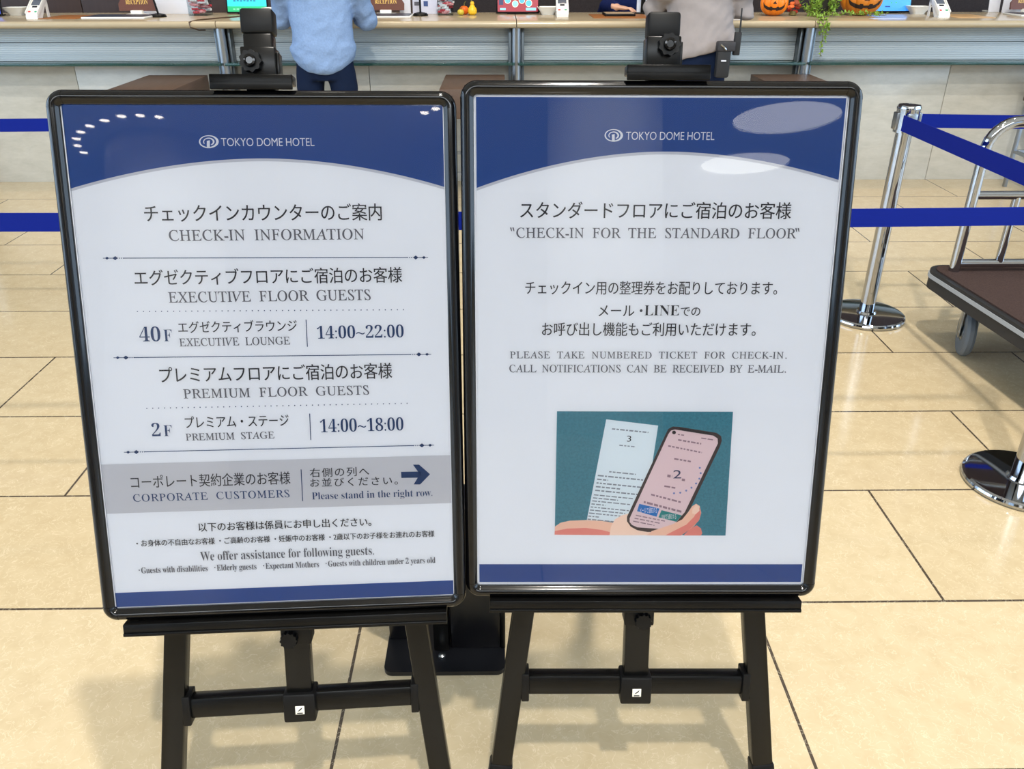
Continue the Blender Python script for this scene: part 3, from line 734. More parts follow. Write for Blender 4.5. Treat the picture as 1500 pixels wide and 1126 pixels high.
m = MB(); m.box(xl, xl + .05, yb + .03, yb + .10, .012, .5, .003); m.build('upright', NV, bs)
m = MB(); m.lathe([(.009, 0), (.009, .006), (.004, .009), (0, .009)], (px0 - .02, yb - .028, .012), 8); m.build('bolt', STEEL, bs)

# ------------------------------------------------------------------ belt posts
def belt(mb, a, b, h=.05, t=.0018, sag=.012, n=16):
    a, b = Vector(a), Vector(b); d = (b - a); nn = Vector((-d.y, d.x, 0)).normalized() * t
    rings = []
    for i in range(n + 1):
        s_ = i / n; p = a + d * s_ - Vector((0, 0, sag * 4 * s_ * (1 - s_)))
        rings.append([p + nn + Vector((0, 0, h / 2)), p - nn + Vector((0, 0, h / 2)), p - nn - Vector((0, 0, h / 2)), p + nn - Vector((0, 0, h / 2))])
    mb.loft(rings)
PH = .945; BZ = .880
p1 = at_z(1267, 464, 0); p2 = at_z(1493, 708, 0)
p3 = Vector((-1.05, p1.y, 0)); p4 = Vector((-1.95, p2.y - .02, 0))
def make_post(p, label):
    t = thing('belt_post', label, 'queue post', p, 0, 'chrome queue belt posts')
    m = MB(); m.lathe([(.166, .0), (.171, .006), (.172, .014), (.169, .021), (.162, .025), (.150, .026), (.045, .0265), (.040, .036), (0, .036)], p, 64); m.build('base', CHROME, t, 22)
    m = MB(); m.tube([(p.x, p.y, .03), (p.x, p.y, BZ - .04)], .033, 28); m.build('pole', CHROME, t)
    m = MB(); m.lathe([(.046, BZ - .045), (.046, BZ + .045)], p, 28); m.build('head', CHROME, t)
    m = MB(); m.lathe([(0, PH - .02), (.047, PH - .02), (.048, PH - .012), (.043, PH - .001), (.03, PH), (0, PH)], p, 28); m.build('cap', CHROME, t)
    m = MB(); 
    for a in (0, 90, 180, 270):
        T = Matrix.Translation((p.x, p.y, BZ)) @ Matrix.Rotation(R(a), 4, 'Z'); m.box(.040, .052, -.020, .020, -.034, .034, .003, 2, T)
    m.build('belt_slot', STEEL, t)
    return t
q1 = make_post(p1, 'chrome queue post right of the right sign, blue belts meeting at its head')
q2 = dup(q1, p2, 0, 'chrome queue post at the right edge of the picture, only its mirror base showing')
q3 = dup(q1, p3, 0, 'chrome queue post behind the left sign carrying the farther blue belt')
q4 = dup(q1, p4, 0, 'chrome queue post beyond the left edge ending the nearer blue belt')
m = MB(); belt(m, p1 + Vector((-.040, -.055, BZ)), p2 + Vector((0, .05, BZ)), .062, .0018, .0); m.build('belt', BELT, q1)
m = MB(); belt(m, p1 + Vector((.05, 0, BZ)), p1 + Vector((2.4, .02, BZ)), .055); m.build('belt', BELT, q1)
m = MB(); belt(m, p4 + Vector((.05, 0, BZ - .01)), p2 + Vector((-.05, 0, BZ - .01)), .05, .0018, .006, 24); m.build('belt', BELT, q4)
m = MB(); belt(m, p3 + Vector((-.05, 0, BZ)), p3 + Vector((-2.6, .02, BZ)), .052); m.build('belt', BELT, q3)

# ------------------------------------------------------------------ luggage cart
CARPET = mat('brown_cart_carpet', (66, 52, 48), .95, 0, .1, .5, 160, bump=.5, bscale=220)
RUB = mat('black_bumper_rubber', (30, 30, 32), .55); WHEEL = mat('grey_wheel_rubber', (96, 102, 108), .6)
co = at_y(1363, 420, 3.27); xL = co.x; yF = 3.38; yN = 2.2; xR = xL + .72
cart = thing('luggage_cart', 'chrome luggage cart with brown carpeted deck at the right edge', 'luggage cart', (xL + .31, (yF + yN) / 2, 0), 0)
sk = .085   # the deck runs slightly outwards towards the viewer
def rr(x0, x1, y0, y1, r, ins=0):
    pts = []
    for (cx_, cy_, a0) in ((x1 - r, y0 + r, -90), (x1 - r, y1 - r, 0), (x0 + r, y1 - r, 90), (x0 + r, y0 + r, 180)):
        for k in range(9):
            a = R(a0 + 11.25 * k); X, Y = cx_ + (r - ins) * math.cos(a), cy_ + (r - ins) * math.sin(a); pts.append((X + (yF - Y) * sk, Y))
    return pts
m = MB(); m.prism(rr(xL, xR, yN, yF, .09), .232, .308); m.build('bumper', RUB, cart)
m = MB(); m.prism(rr(xL - .004, xR + .004, yN - .004, yF + .004, .092), .278, .294); m.build('bumper_strip', mat('grey_strip', (150, 154, 158), .4), cart)
m = MB(); m.prism(rr(xL, xR, yN, yF, .09, .022), .29, .314); m.build('carpet', CARPET, cart)
hb = at_z(1397, 397, .312)
ZTOP = at_y(1500, 178, hb.y).z
def hoop(y):
    xa = hb.x; xb = xa + .60; zt = ZTOP; r = .11; pts = [(xa, y, .29), (xa, y, zt - r)]
    for k in range(1, 9): a = math.pi - math.pi / 2 * k / 8; pts.append((xa + r + r * math.cos(a), y, zt - r + r * math.sin(a)))
    for k in range(1, 9): a = math.pi / 2 - math.pi / 2 * k / 8; pts.append((xb - r + r * math.cos(a), y, zt - r + r * math.sin(a)))
    pts += [(xb, y, .29)]; return pts, xa, xb
pts, xa, xb = hoop(hb.y)
m = MB(); m.tube(pts, .0215, 16); m.build('hoop', CHROME, cart)
za = at_y(1460, 286, hb.y).z; zb = at_y(1460, 385, hb.y).z; xv = at_y(1478, 330, hb.y).x
m = MB(); m.tube([(xa, hb.y, za), (xb, hb.y, za)], .0175, 12); m.build('rail', CHROME, cart)
m = MB(); m.tube([(xa, hb.y, zb), (xb, hb.y, zb)], .0175, 12); m.build('rail', CHROME, cart)
for x in (xv, xb - (xv - xa)):
    m = MB(); m.tube([(x, hb.y, zb), (x, hb.y, za)], .0165, 12); m.build('spindle', CHROME, cart)
def caster(x, y, st=0):
    r = .098; C_ = Matrix.Translation((x, y, r)) @ Matrix.Rotation(R(st), 4, 'Z'); T = C_ @ Matrix.Rotation(R(90), 4, 'Y')
    m = MB(); m.lathe([(.034, -.018), (.070, -.021), (.090, -.019), (.098, -.008), (.098, .008), (.090, .019), (.070, .021), (.034, .018)], n=32, T=T); wh = m.build('caster_wheel', WHEEL, cart)
    m = MB(); m.lathe([(0, -.034), (.014, -.034), (.014, -.026), (.034, -.020), (.034, .020), (.014, .026), (.014, .034), (0, .034)], n=16, T=T); m.build('hub', STEEL, wh)
    m = MB(C_)
    for s_ in (-1, 1): m.box(s_ * .030 - .003, s_ * .030 + .003, -.022, .022, -.018, .112, .001)
    m.box(-.034, .034, -.03, .03, .108, .134, .002); m.build('caster_fork', STEEL, wh)
wp = at_z(1407, 521, 0)
caster(wp.x + .01, wp.y + .02, -18); caster(wp.x + .52, wp.y + .02, -18); caster(wp.x + .08, yN + .17, 10); caster(wp.x + .55, yN + .17, 10)

# ------------------------------------------------------------------ people
def blob(mb, name, m, parent, voxel=.009, smooth=4, warp=None, wr=0, wscale=14):
    """joins all closed shapes of mb into one continuous skin"""
    bmesh.ops.recalc_face_normals(mb.bm, faces=mb.bm.faces)
    me = bpy.data.meshes.new('tmp'); mb.bm.to_mesh(me); mb.bm.free()
    o = bpy.data.objects.new('tmp', me); COL.objects.link(o)
    md = o.modifiers.new('r', 'REMESH'); md.mode = 'VOXEL'; md.voxel_size = voxel
    dg = bpy.context.evaluated_depsgraph_get(); m2 = bpy.data.meshes.new_from_object(o.evaluated_get(dg))
    bm = bmesh.new(); bm.from_mesh(m2); bpy.data.objects.remove(o); bpy.data.meshes.remove(me); bpy.data.meshes.remove(m2)
    for _ in range(smooth): bmesh.ops.smooth_vert(bm, verts=bm.verts, factor=.5, use_axis_x=True, use_axis_y=True, use_axis_z=True)
    bm.normal_update()
    if wr:
        for v in bm.verts:
            p = Vector((v.co.x * 1.0, v.co.y, v.co.z * 1.0)) * wscale
            q = noise.noise(Vector((p.x * .5 + p.z * .6, p.y * .6, p.z * .9))) + .5 * noise.noise(Vector((p.x * 2 - p.z, p.y, p.z * 1.6)))
            v.co += v.normal * wr * q
    if warp:
        for v in bm.verts: v.co = warp(v.co)
    return finish(name, bm, m, parent, 180)
def hand(mb, wrist, d, upv, side, L=.17):
    """palm and five bent fingers; d = direction of the fingers, upv = back of hand, side = thumb side"""
    w_ = Vector(wrist); d = Vector(d).normalized(); upv = Vector(upv).normalized(); sd = Vector(side).normalized()
    rings = []
    for t, rx, ry in ((-.04, .026, .022), (0, .028, .020), (.03, .038, .018), (.06, .042, .016), (.085, .040, .013)):
        rings.append(ellring(w_ + d * t, rx, ry, 14, sd, upv))
    mb.loft(rings)
    for i, (off, ln) in enumerate(((.030, .068), (.010, .078), (-.010, .072), (-.029, .056))):
        b = w_ + d * .075 + sd * off; p = [b, b + d * ln * .45 + upv * .006, b + d * ln * .78 - upv * .008, b + d * ln - upv * .022]
        mb.tube(p, [.0095, .009, .0085, .007], 8)
    b = w_ + d * .02 + sd * .03; mb.tube([b, b + sd * .022 + d * .03 - upv * .004, b + sd * .030 + d * .055 - upv * .010], [.012, .010, .008], 8)
def head(mb, c, f):
    """skull, face and neck base; f = facing direction"""
    c = Vector(c); f = Vector(f).normalized(); s_ = Vector((-f.y, f.x, 0))
    prof = [(-.115, .030, .040), (-.10, .048, .062), (-.07, .060, .078), (-.03, .070, .088), (.01, .076, .095), (.05, .076, .097), (.08, .066, .086), (.105, .042, .058), (.116, .015, .022)]
    mb.loft([ellring(c + Vector((0, 0, z)) + f * (.012 if z < -.05 else 0), a, b, 20, s_, f) for z, a, b in prof])
    mb.loft([ellring(c + f * (.090 + k * .006) + Vector((0, 0, z)), .010 + k * .002, .010, 8, s_, (0, 0, 1)) for k, z in ((-2, -.018), (0, -.022), (3, -.024))])
    for e in (-1, 1): mb.ball(c + s_ * .077 * e + Vector((0, 0, -.005)), .022, (.45, .8, 1.3))
def limb(mb, pts, rads): mb.tube(pts, rads, 16); [mb.ball(p, r) for p, r in zip(pts, rads)]

def standing(px, Y, label, shirt_m, trouser_m, hair_m, cfg):
    """a person seen from behind, facing the counter (+y)"""
    x = at_y(px, 60, Y).x; c = Vector((x, Y, 0)); S = cfg.get('s', 1)
    def V(a, b, z): return c + Vector((a * S, b * S, z * S))
    f = Vector((cfg.get('turn', 0), 1, 0)).normalized()
    L = cfg['arms']; body = MB(); tor = [(.86, .165, .115), (.95, .16, .11), (1.05, .145, .10), (1.18, .155, .108), (1.30, .175, .112), (1.40, .16, .095), (1.46, .09, .075), (1.50, .058, .06), (1.58, .056, .058)]
    ln = cfg.get('lean', .05)
    def off(z): return max(0, z - .95) * ln
    body.loft([ellring(V(0, off(z), z), a * S, b * S, 24) for z, a, b in tor])
    head(body, V(0, off(1.6) + .015, 1.64), f)
    for sd in (-1, 1):
        sh, el, wr_ = L[sd]; limb(body, [V(sd * .16, off(1.4), 1.40), V(*sh), V(*el), V(*wr_)], [.055, .052, .040, .026])
        d = V(*wr_) - V(*el); hand(body, V(*wr_), Vector((d.x, d.y, -.02)), (0, 0, 1), (-sd, 0.2, 0))
        limb(body, [V(sd * .098, 0, .86), V(sd * .105, .01, .48), V(sd * .105, -.02, .09)], [.072, .050, .036])
        body.loft([ellring(V(sd * .10, .02 + t, .045), .036, h_, 12, (1, 0, 0), (0, 0, 1)) for t, h_ in ((-.08, .025), (-.05, .042), (0, .043), (.08, .035), (.14, .022))])
    b = blob(body, 'person', SKIN, None, .008, 2)
    # origin of the person at the feet
    for v in b.data.vertices: v.co -= c
    b.matrix_basis = Matrix.Translation(c)
    tag(b, label, 'person')
    t = MB(); g = cfg['gap']
    t.loft([ellring(V(0, 0, z), a * S, b_ * S, 24) for z, a, b_ in ((.79, .160, .115), (.86, .180, .130), (.95, .176, .125), (1.03, .166, .115))])
    for sd in (-1, 1):
        t.loft([ellring(V(sd * xx, yy, z), a * S, a * 1.1 * S, 18) for z, xx, yy, a in ((.86, .090, 0, .092), (.74, .094 + g, 0, .086), (.5, .097 + g, .012, .070), (.25, .099 + g, 0, .062), (.07, .10 + g, -.01, .062))])
    blob(t, 'trousers', trouser_m, b, .009, 4, None, .003, 10)
    s_ = MB(); s_.loft([ellring(V(0, off(z) + yo, z), a * S, b_ * S, 28) for z, a, b_, yo in cfg['shirt']])
    for sd in (-1, 1):
        sh, el, wr_ = L[sd]; e2 = Vector(el).lerp(Vector(wr_), cfg.get('cuff', .8))
        limb(s_, [V(sd * .155, off(1.4), 1.40), V(*sh), V(*el), V(*e2)], [.075, .075, cfg.get('elbow', .062), .045])
    blob(s_, cfg['top'], shirt_m, b, .0095, 3, (lambda p: cfg['warp'](p, c)), .013, 11)
    h_ = MB(); hc = V(0, off(1.6) + .005, 1.66); h_.loft([ellring(hc + Vector((0, -.012, z)), a, b_, 20) for z, a, b_ in ((-.10, .05, .06), (-.05, .078, .085), (0, .084, .098), (.05, .083, .10), (.085, .07, .086), (.108, .04, .05), (.115, .01, .012))])
    blob(h_, 'hair', hair_m, b, .008, 2, lambda p: p if p.y < hc.y + .06 or p.z > hc.z + .03 else Vector((p.x, hc.y + .06, p.z)))
    for sd in (-1, 1):
        k = MB(); k.loft([ellring(V(sd * (.10 + g), .02 + t_, hh), wd, hh, 14, (1, 0, 0), (0, 0, 1)) for t_, wd, hh in ((-.10, .032, .03), (-.06, .044, .046), (0, .046, .048), (.09, .047, .036), (.15, .036, .026), (.17, .015, .018))])
        k.build('shoe', mat('black_shoe_leather', (28, 26, 26), .4), b)
    return b, c
BLUE = mat('light_blue_cotton', (122, 146, 182), .85, 0, .15, .2, 110, bump=.7, bscale=30)
NAVYT = mat('navy_trousers', (13, 26, 50), .85, 0, .15, .12, 40)
GREYJ = mat('grey_jacket_wool', (142, 135, 134), .85, 0, .15, .07, 40)
HAIR = mat('black_hair', (24, 20, 18), .5)
def warp1(p, c):
    q = p.copy(); t = max(0, min(1, (1.02 - p.z) / .18)); q.z += t * (.065 * min(1.3, abs(p.x - c.x) / .18) ** 2); return q
A1 = {sd: ((sd * .225, .02, 1.30), (sd * .262, .12, 1.125), (sd * .10, .44, 1.168)) for sd in (-1, 1)}
pa, ca = standing(473, 5.55, 'person in light blue shirt and navy trousers standing at the counter, back turned', BLUE, NAVYT, HAIR, dict(
    arms=A1, gap=.012, lean=.10, top='shirt', warp=warp1, elbow=.066,
    shirt=((.83, .165, .125, -.01), (.86, .193, .143, -.01), (.91, .200, .148, -.01), (.98, .196, .146, -.01), (1.06, .192, .14, -.01), (1.18, .20, .135, -.005), (1.30, .205, .13, 0), (1.40, .17, .105, 0), (1.46, .085, .08, 0))))
def warp2(p, c):
    q = p.copy(); t = max(0, min(1, (1.16 - p.z) / .2)); dx = p.x - c.x
    q.z += t * (.05 * max(-1, min(1.6, dx / .18)))
    if dx > .1: q.x += t * (dx - .1) * .55
    return q
A2 = {-1: ((-.23, .03, 1.30), (-.27, .14, 1.20), (-.12, .46, 1.150)), 1: ((.235, .02, 1.30), (.27, .06, 1.17), (.16, .42, 1.16))}
pb, cb = standing(1024, 5.5, 'person in grey jacket and navy trousers at the counter behind the right easel', GREYJ, NAVYT, HAIR, dict(
    arms=A2, gap=.0, lean=.22, top='jacket', warp=warp2, elbow=.068,
    shirt=((.945, .185, .14, -.01), (.98, .20, .15, -.01), (1.06, .196, .145, -.01), (1.18, .20, .14, 0), (1.30, .205, .13, 0), (1.40, .17, .105, 0), (1.46, .085, .08, 0))))
# radio and pouch on the hip of the person in grey
NYL = mat('black_nylon', (26, 27, 30), .7)
pp = at_y(1058, 90, 5.34)
t = thing('hip_pouch', 'black pouch hanging on the hip of the person in the grey jacket', 'pouch', (pp.x, 5.40, pp.z - .09))
m = MB(); m.box(pp.x - .042, pp.x + .040, 5.30, 5.355, pp.z - .09, pp.z + .075, .012); m.build('pouch_body', NYL, t)
m = MB(); m.box(pp.x - .046, pp.x + .060, 5.292, 5.36, pp.z + .060, pp.z + .115, .01, 2); m.build('flap', mat('grey_nylon', (44, 43, 47), .7), t)
m = MB(); m.box(pp.x - .018, pp.x + .012, 5.294, 5.2995, pp.z + .004, pp.z + .012); m.build('print', GREYB, t)
m = MB(); m.tube([(pp.x - .03, 5.29, pp.z + .1), (pp.x - .01, 5.285, pp.z + .085), (pp.x + .005, 5.29, pp.z + .07)], .006, 8); m.build('clip', CHROME, t)
ra = at_y(1082, 60, 5.34); rt = at_y(1087, 12, 5.34)
t = thing('two_way_radio', 'black two-way radio with a long aerial on the hip of the grey-jacketed person', 'radio', (ra.x, 5.34, ra.z - .08))
m = MB(); m.box(ra.x - .028, ra.x + .012, 5.325, 5.355, ra.z - .08, ra.z + .05, .006); m.build('radio_body', NYL, t)
m = MB(); m.tube([(ra.x + .002, 5.34, ra.z + .045), (rt.x, 5.34, rt.z)], [.006, .004], 8); m.build('aerial', NYL, t)

# receptionist seated behind the counter
def receptionist(px):
    x = at_y(px, 5, 7.25).x; c = Vector((x, 7.25, 0)); f = Vector((0, -1, 0))
    def V(a, b, z): return c + Vector((a, b, z))
    b_ = MB(); b_.loft([ellring(V(0, 0, z), a, b, 22) for z, a, b in ((.62, .16, .115), (.75, .155, .11), (.95, .155, .105), (1.08, .175, .11), (1.17, .16, .095), (1.22, .09, .07), (1.27, .055, .056), (1.34, .054, .056))])
    head(b_, V(0, -.02, 1.41), f)
    W_ = {-1: (V(-.215, -.02, 1.05), V(-.22, -.22, 1.13), at_y(903, 17, 6.70) + Vector((0, .02, .03))), 1: (V(.215, -.02, 1.0), V(.20, -.12, .92), V(.10, -.30, .95))}
    for sd in (-1, 1):
        s_, e, w_ = W_[sd]; limb(b_, [V(sd * .15, 0, 1.15), s_, e, w_], [.055, .048, .040, .027])
        d = w_ - e
        if sd < 0: d = Vector((.9, -.35, -.10))
        hand(b_, w_, d, (0, 0, 1) if sd > 0 else (-.1, -.3, 1), (-sd, -.2, 0) if sd > 0 else (.3, .9, 0))
        limb(b_, [V(sd * .09, 0, .56), V(sd * .12, -.34, .52), V(sd * .12, -.36, .09)], [.085, .06, .045])
    b = blob(b_, 'person', SKIN, None, .0075, 2)
    for v in b.data.vertices: v.co -= c
    b.matrix_basis = Matrix.Translation(c); tag(b, 'receptionist in dark navy uniform behind the counter, one hand reaching to a tablet', 'person')
    NV2 = mat('navy_uniform', (22, 34, 82), .85, 0, .15, .1, 40)
    j = MB(); j.loft([ellring(V(0, 0, z), a, b2, 22) for z, a, b2 in ((.6, .18, .135), (.75, .175, .13), (.95, .175, .125), (1.08, .195, .13), (1.17, .175, .11), (1.21, .1, .085))])
    for sd in (-1, 1):
        s_, e, w_ = W_[sd]; limb(j, [V(sd * .15, 0, 1.15), s_, e, e.lerp(w_, .93)], [.072, .066, .058, .040])
    blob(j, 'jacket', NV2, b, .009, 3, None, .004)
    k = MB()
    for sd in (-1, 1): limb(k, [V(sd * .08, .02, .58), V(sd * .12, -.33, .52), V(sd * .12, -.36, .12)], [.105, .078, .06])
    blob(k, 'trousers', mat('black_trousers', (26, 26, 30), .85), b, .01, 3)
    h_ = MB(); hc = V(0, .01, 1.43); h_.loft([ellring(hc + Vector((0, .0, z)), a, b2, 20) for z, a, b2 in ((-.10, .06, .07), (-.05, .08, .088), (0, .085, .1), (.05, .083, .1), (.085, .07, .086), (.115, .01, .012))])
    blob(h_, 'hair', HAIR, b, .008, 2, lambda p: p if p.y > hc.y - .055 or p.z > hc.z + .04 else Vector((p.x, hc.y - .055, p.z)))
receptionist(925)

# ------------------------------------------------------------------ things on the counter
def onc(px, Y): return Vector((at_y(px, 22, Y).x, Y, CT))
RED_ = mat('red_button', (205, 60, 60), .5); GRN = mat('green_button', (60, 160, 120), .5); LCD = mat('grey_lcd', (86, 92, 104), .2)
ct0 = None
def terminal(px, Y, rz, label):
    global ct0
    p = onc(px, Y)
    if ct0 is None:
        ct0 = thing('card_terminal', label, 'card reader', p, rz, 'white card terminals on the counter'); T = frame(p, rz)
        prof = [(-.085, .018), (-.075, .032), (.055, .125), (.075, .118), (.075, .10), (.03, .066), (-.02, 0.006), (-.02, 0), (-.085, 0)]
        m = MB(T); m.loft([[Vector((x, y, z)) for y, z in prof] for x in (-.040, .040)])
        m.box(-.040, -.034, .05, .075, 0, .11); m.box(.034, .040, .05, .075, 0, .11); m.build('body', WHITE, ct0)
        sl_ = math.atan2(.093, .13); S_ = T @ Matrix.Translation((0, -.075, .032)) @ Matrix.Rotation(sl_, 4, 'X')
        m = MB(S_); m.box(-.030, .030, .085, .140, 0, .0025, .001); m.build('screen', LCD, ct0)
        m = MB(S_); m.box(-.016, .016, .062, .076, 0, .003); m.build('keypad', INKD, ct0)
        for u, mm in ((-.022, RED_), (.022, GRN)):
            m = MB(S_); m.box(u - .008, u + .008, .014, .026, 0, .004, .001); m.build('button', mm, ct0)
        for u in (-.040, .040): m = MB(S_); m.box(u - .003, u + .003, -.004, .152, -.02, .012, .002); m.build('side_wall', WHITE, ct0)
        return ct0
    return dup(ct0, p, rz, label)
tr0 = None
def tray(px, Y, rz, label):
    global tr0
    p = onc(px, Y)
    if tr0 is None:
        tr0 = thing('cash_tray', label, 'tray', p, rz, 'white cash trays on the counter'); T = frame(p, rz)
        def rc(hx, hy, z, r=.02):
            q = []
            for (sx, sy, a0) in ((1, -1, -90), (1, 1, 0), (-1, 1, 90), (-1, -1, 180)):
                for k in range(5): a = R(a0 + 22.5 * k); q.append(Vector((sx * (hx - r) + r * math.cos(a), sy * (hy - r) + r * math.sin(a), z)))
            return q
        m = MB(T); m.loft([rc(.042, .036, 0), rc(.048, .042, .014), rc(.072, .062, .045), rc(.076, .066, .052), rc(.070, .060, .052), rc(.050, .042, .02)]); m.build('dish', WHITE, tr0)
        m = MB(T); m.box(-.045, .045, -.04, .04, .020, .026, .004); m.build('mat', mat('tray_mat', (196, 198, 196), .8), tr0)
        return tr0
    return dup(tr0, p, rz, label)
terminal(56, 6.22, -.05, 'white card terminal near the left end of the counter, beside a brown mat')
terminal(823, 6.38, 0, 'white card terminal right of the red tablet in the middle of the counter')
terminal(1374, 6.30, .05, 'white card terminal right of the large jack-o-lantern and blue screen')
tray(25, 6.55, .1, 'white cash tray left of the leftmost card terminal')
tray(802, 6.56, 0, 'white cash tray between the red tablet and a card terminal')
tray(1343, 6.60, 0, 'white cash tray between the blue screen and the right card terminal')
tray(402, 6.48, 0, 'white cash tray behind the top of the left easel')
def slab(name, px0, px1, y0, y1, z0, z1, m, label, cat, group=None, part=None, m2=None):
    a, b = onc(px0, (y0 + y1) / 2), onc(px1, (y0 + y1) / 2)
    t = thing(name, label, cat, ((a.x + b.x) / 2, (y0 + y1) / 2, z0), 0, group)
    q = MB(); q.box(a.x, b.x, y0, y1, z0, z1, min(.004, (z1 - z0) * .3)); q.build(part or 'sheet', m, t)
    if m2: q = MB(); q.box(a.x + .008, b.x - .008, y0 + .008, y1 - .008, z1, z1 + .0015); q.build('cover', m2, t)
    return t
MATB = mat('tan_leather_mat', (150, 96, 52), .5, 0, .4, .1); TABK = mat('dark_slate_cover', (44, 52, 70), .4)
slab('desk_mat', 74, 128, 6.13, 6.50, CT, CT + .004, MATB, 'tan leather desk mat beside the leftmost card terminal', 'desk mat', 'tan desk mats')
slab('desk_mat', 866, 948, 6.15, 6.55, CT, CT + .004, MATB, 'tan leather desk mat under the black tablet near the right easel', 'desk mat', 'tan desk mats')
slab('desk_mat', 1386, 1440, 6.15, 6.5, CT, CT + .004, mat('pale_tan_mat', (196, 158, 112), .4), 'pale tan desk mat right of the right card terminal', 'desk mat', 'tan desk mats')
slab('document_folder', 131, 222, 6.14, 6.42, CT, CT + .012, WHITE, 'dark slate folder with white edge before the left brown plaque', 'folder', 'folders before the plaques', 'base', TABK)
slab('document_folder', 528, 604, 6.22, 6.5, CT, CT + .012, WHITE, 'dark slate folder with white edge right of the person in the blue shirt', 'folder', 'folders before the plaques', 'base', TABK)
slab('document_folder', 1482, 1530, 6.3, 6.55, CT, CT + .012, WHITE, 'dark folder at the far right end of the counter', 'folder', 'folders before the plaques', 'base', TABK)
slab('guest_tablet', 884, 928, 6.30, 6.5, CT + .004, CT + .020, KNOBM, 'black tablet with tan top lying on the tan mat', 'tablet', None, 'case', mat('tan_top', (176, 150, 120), .5))
slab('price_card', 1277, 1325, 6.06, 6.14, CT, CT + .002, mat('pale_blue_card', (196, 206, 238), .5), 'pale blue card lying flat before the blue screen', 'card')
# arched plaques
BRW = mat('plaque_brown', (96, 52, 36), .45, 0, .4, .15, 12, (1, 1, 6)); GOLD = mat('gold_letters', (226, 182, 92), .4)
def plaque(px, Y, rz, label, wd=.26):
    p = onc(px, Y); t = thing('reception_plaque', label, 'plaque', p, rz, 'brown arched reception plaques')
    h = wd / 2; z0 = .03
    pts = [(-h, z0), (h, z0), (h + .002, z0 + .045)]
    for k in range(1, 12):
        a = math.pi * k / 12; pts.append((h * .93 * math.cos(a), z0 + .052 + .060 * math.sin(a)))
    pts.append((-h - .002, z0 + .045))
    T = frame(p, rz) @ Matrix.Translation((0, 0, 0)) @ Matrix.Rotation(R(80), 4, 'X')
    m = MB(T); m.prism(pts, -.006, .006); b = m.build('arched_board', BRW, t)
    V, F, sc = letters('RECEPTION', 'heavy', -h * .60, h * .60, z0 + .042, z0 + .074)
    m = MB(T); m.add([v + Vector((0, 0, .0068)) for v in V], F); m.build('gold_lettering', GOLD, b)
    m = MB(frame(p, rz)); m.box(-.07, .07, -.05, .04, 0, .012, .003); m.box(-.04, .04, -.035, .012, .012, .034, .004); m.build('white_foot', WHITE, t)
    return t
plaque(203, 6.50, 0, 'brown arched plaque with gold RECEPTION lettering at the left of the counter')
plaque(566, 6.54, 0, 'brown arched plaque with gold RECEPTION lettering right of the blue-shirted person')
plaque(1502, 6.60, .1, 'brown arched plaque with gold RECEPTION lettering at the right picture edge')
# gooseneck microphones
def mic(px, Y, lean, label):
    p = onc(px, Y); t = thing('desk_microphone', label, 'microphone', p, 0, 'black desk microphones')
    m = MB(); m.lathe([(.052, 0), (.055, .006), (.045, .018), (.016, .024), (0, .024)], p, 28); m.build('base', KNOBM, t)
    pts = [(p.x + lean * s_ , p.y - .03 * s_ * s_, CT + .02 + .38 * s_) for s_ in (0, .3, .6, 1)]
    m = MB(); m.tube(pts, .007, 10); m.build('gooseneck', KNOBM, t)
    m = MB(); m.tube([pts[-1], (pts[-1][0] + lean * .12, p.y - .06, CT + .45)], [.011, .014], 12); m.build('capsule', KNOBM, t)
mic(232, 6.34, -.06, 'black gooseneck microphone beside the left brown plaque'); mic(616, 6.44, .0, 'black gooseneck microphone left of the small gourds')
# upright white boards
def board(px0, px1, Y, h, label, m=None, lean=6, cat='board', name='white_board', extra=None):
    a, b = onc(px0, Y), onc(px1, Y); c = (a + b) / 2; hw = (b.x - a.x) / 2
    t = thing(name, label, cat, c, 0); T = Matrix.Translation(c) @ Matrix.Rotation(R(-lean), 4, 'X')
    q = MB(T); q.box(-hw, hw, -.004, .004, 0, h, .0015); q.build('panel', m or mat('white_acrylic', (222, 224, 234), .3), t)
    q = MB(); q.box(c.x - hw * .6, c.x + hw * .6, Y, Y + .12, CT, CT + .008, .002); q.build('foot', WHITE, t)
    if extra: extra(t, T, hw)
    return t
board(209, 284, 6.66, .34, 'white acrylic board standing behind the left plaque and microphone')
board(586, 602, 6.62, .3, 'narrow white board right of the middle brown plaque')
def boxes(t, T, hw):
    q = MB(T); q.box(-hw * .85, -hw * .5, -.0055, -.004, .12, .16); q.box(-hw * .1, hw * .25, -.0055, -.004, .05, .085); q.build('blue_print', mat('blue_print', (50, 74, 128), .6), t)
    q = MB(T); q.box(-hw * .85, -hw * .4, -.0055, -.004, .055, .08); q.build('grey_print', INKG, t)
board(605, 641, 6.64, .32, 'white board with small blue squares behind the middle microphone', mat('pale_lilac_board', (212, 214, 232), .3), extra=boxes)
board(932, 950, 6.77, .3, 'white board standing just left of the right easel mast')
a = board(1466, 1524, 6.72, .34, 'white board behind the plaque at the right end of the counter')
board(1446, 1462, 6.86 - .08, .3, 'thin white leaflet holder left of the right-end board', lean=10)
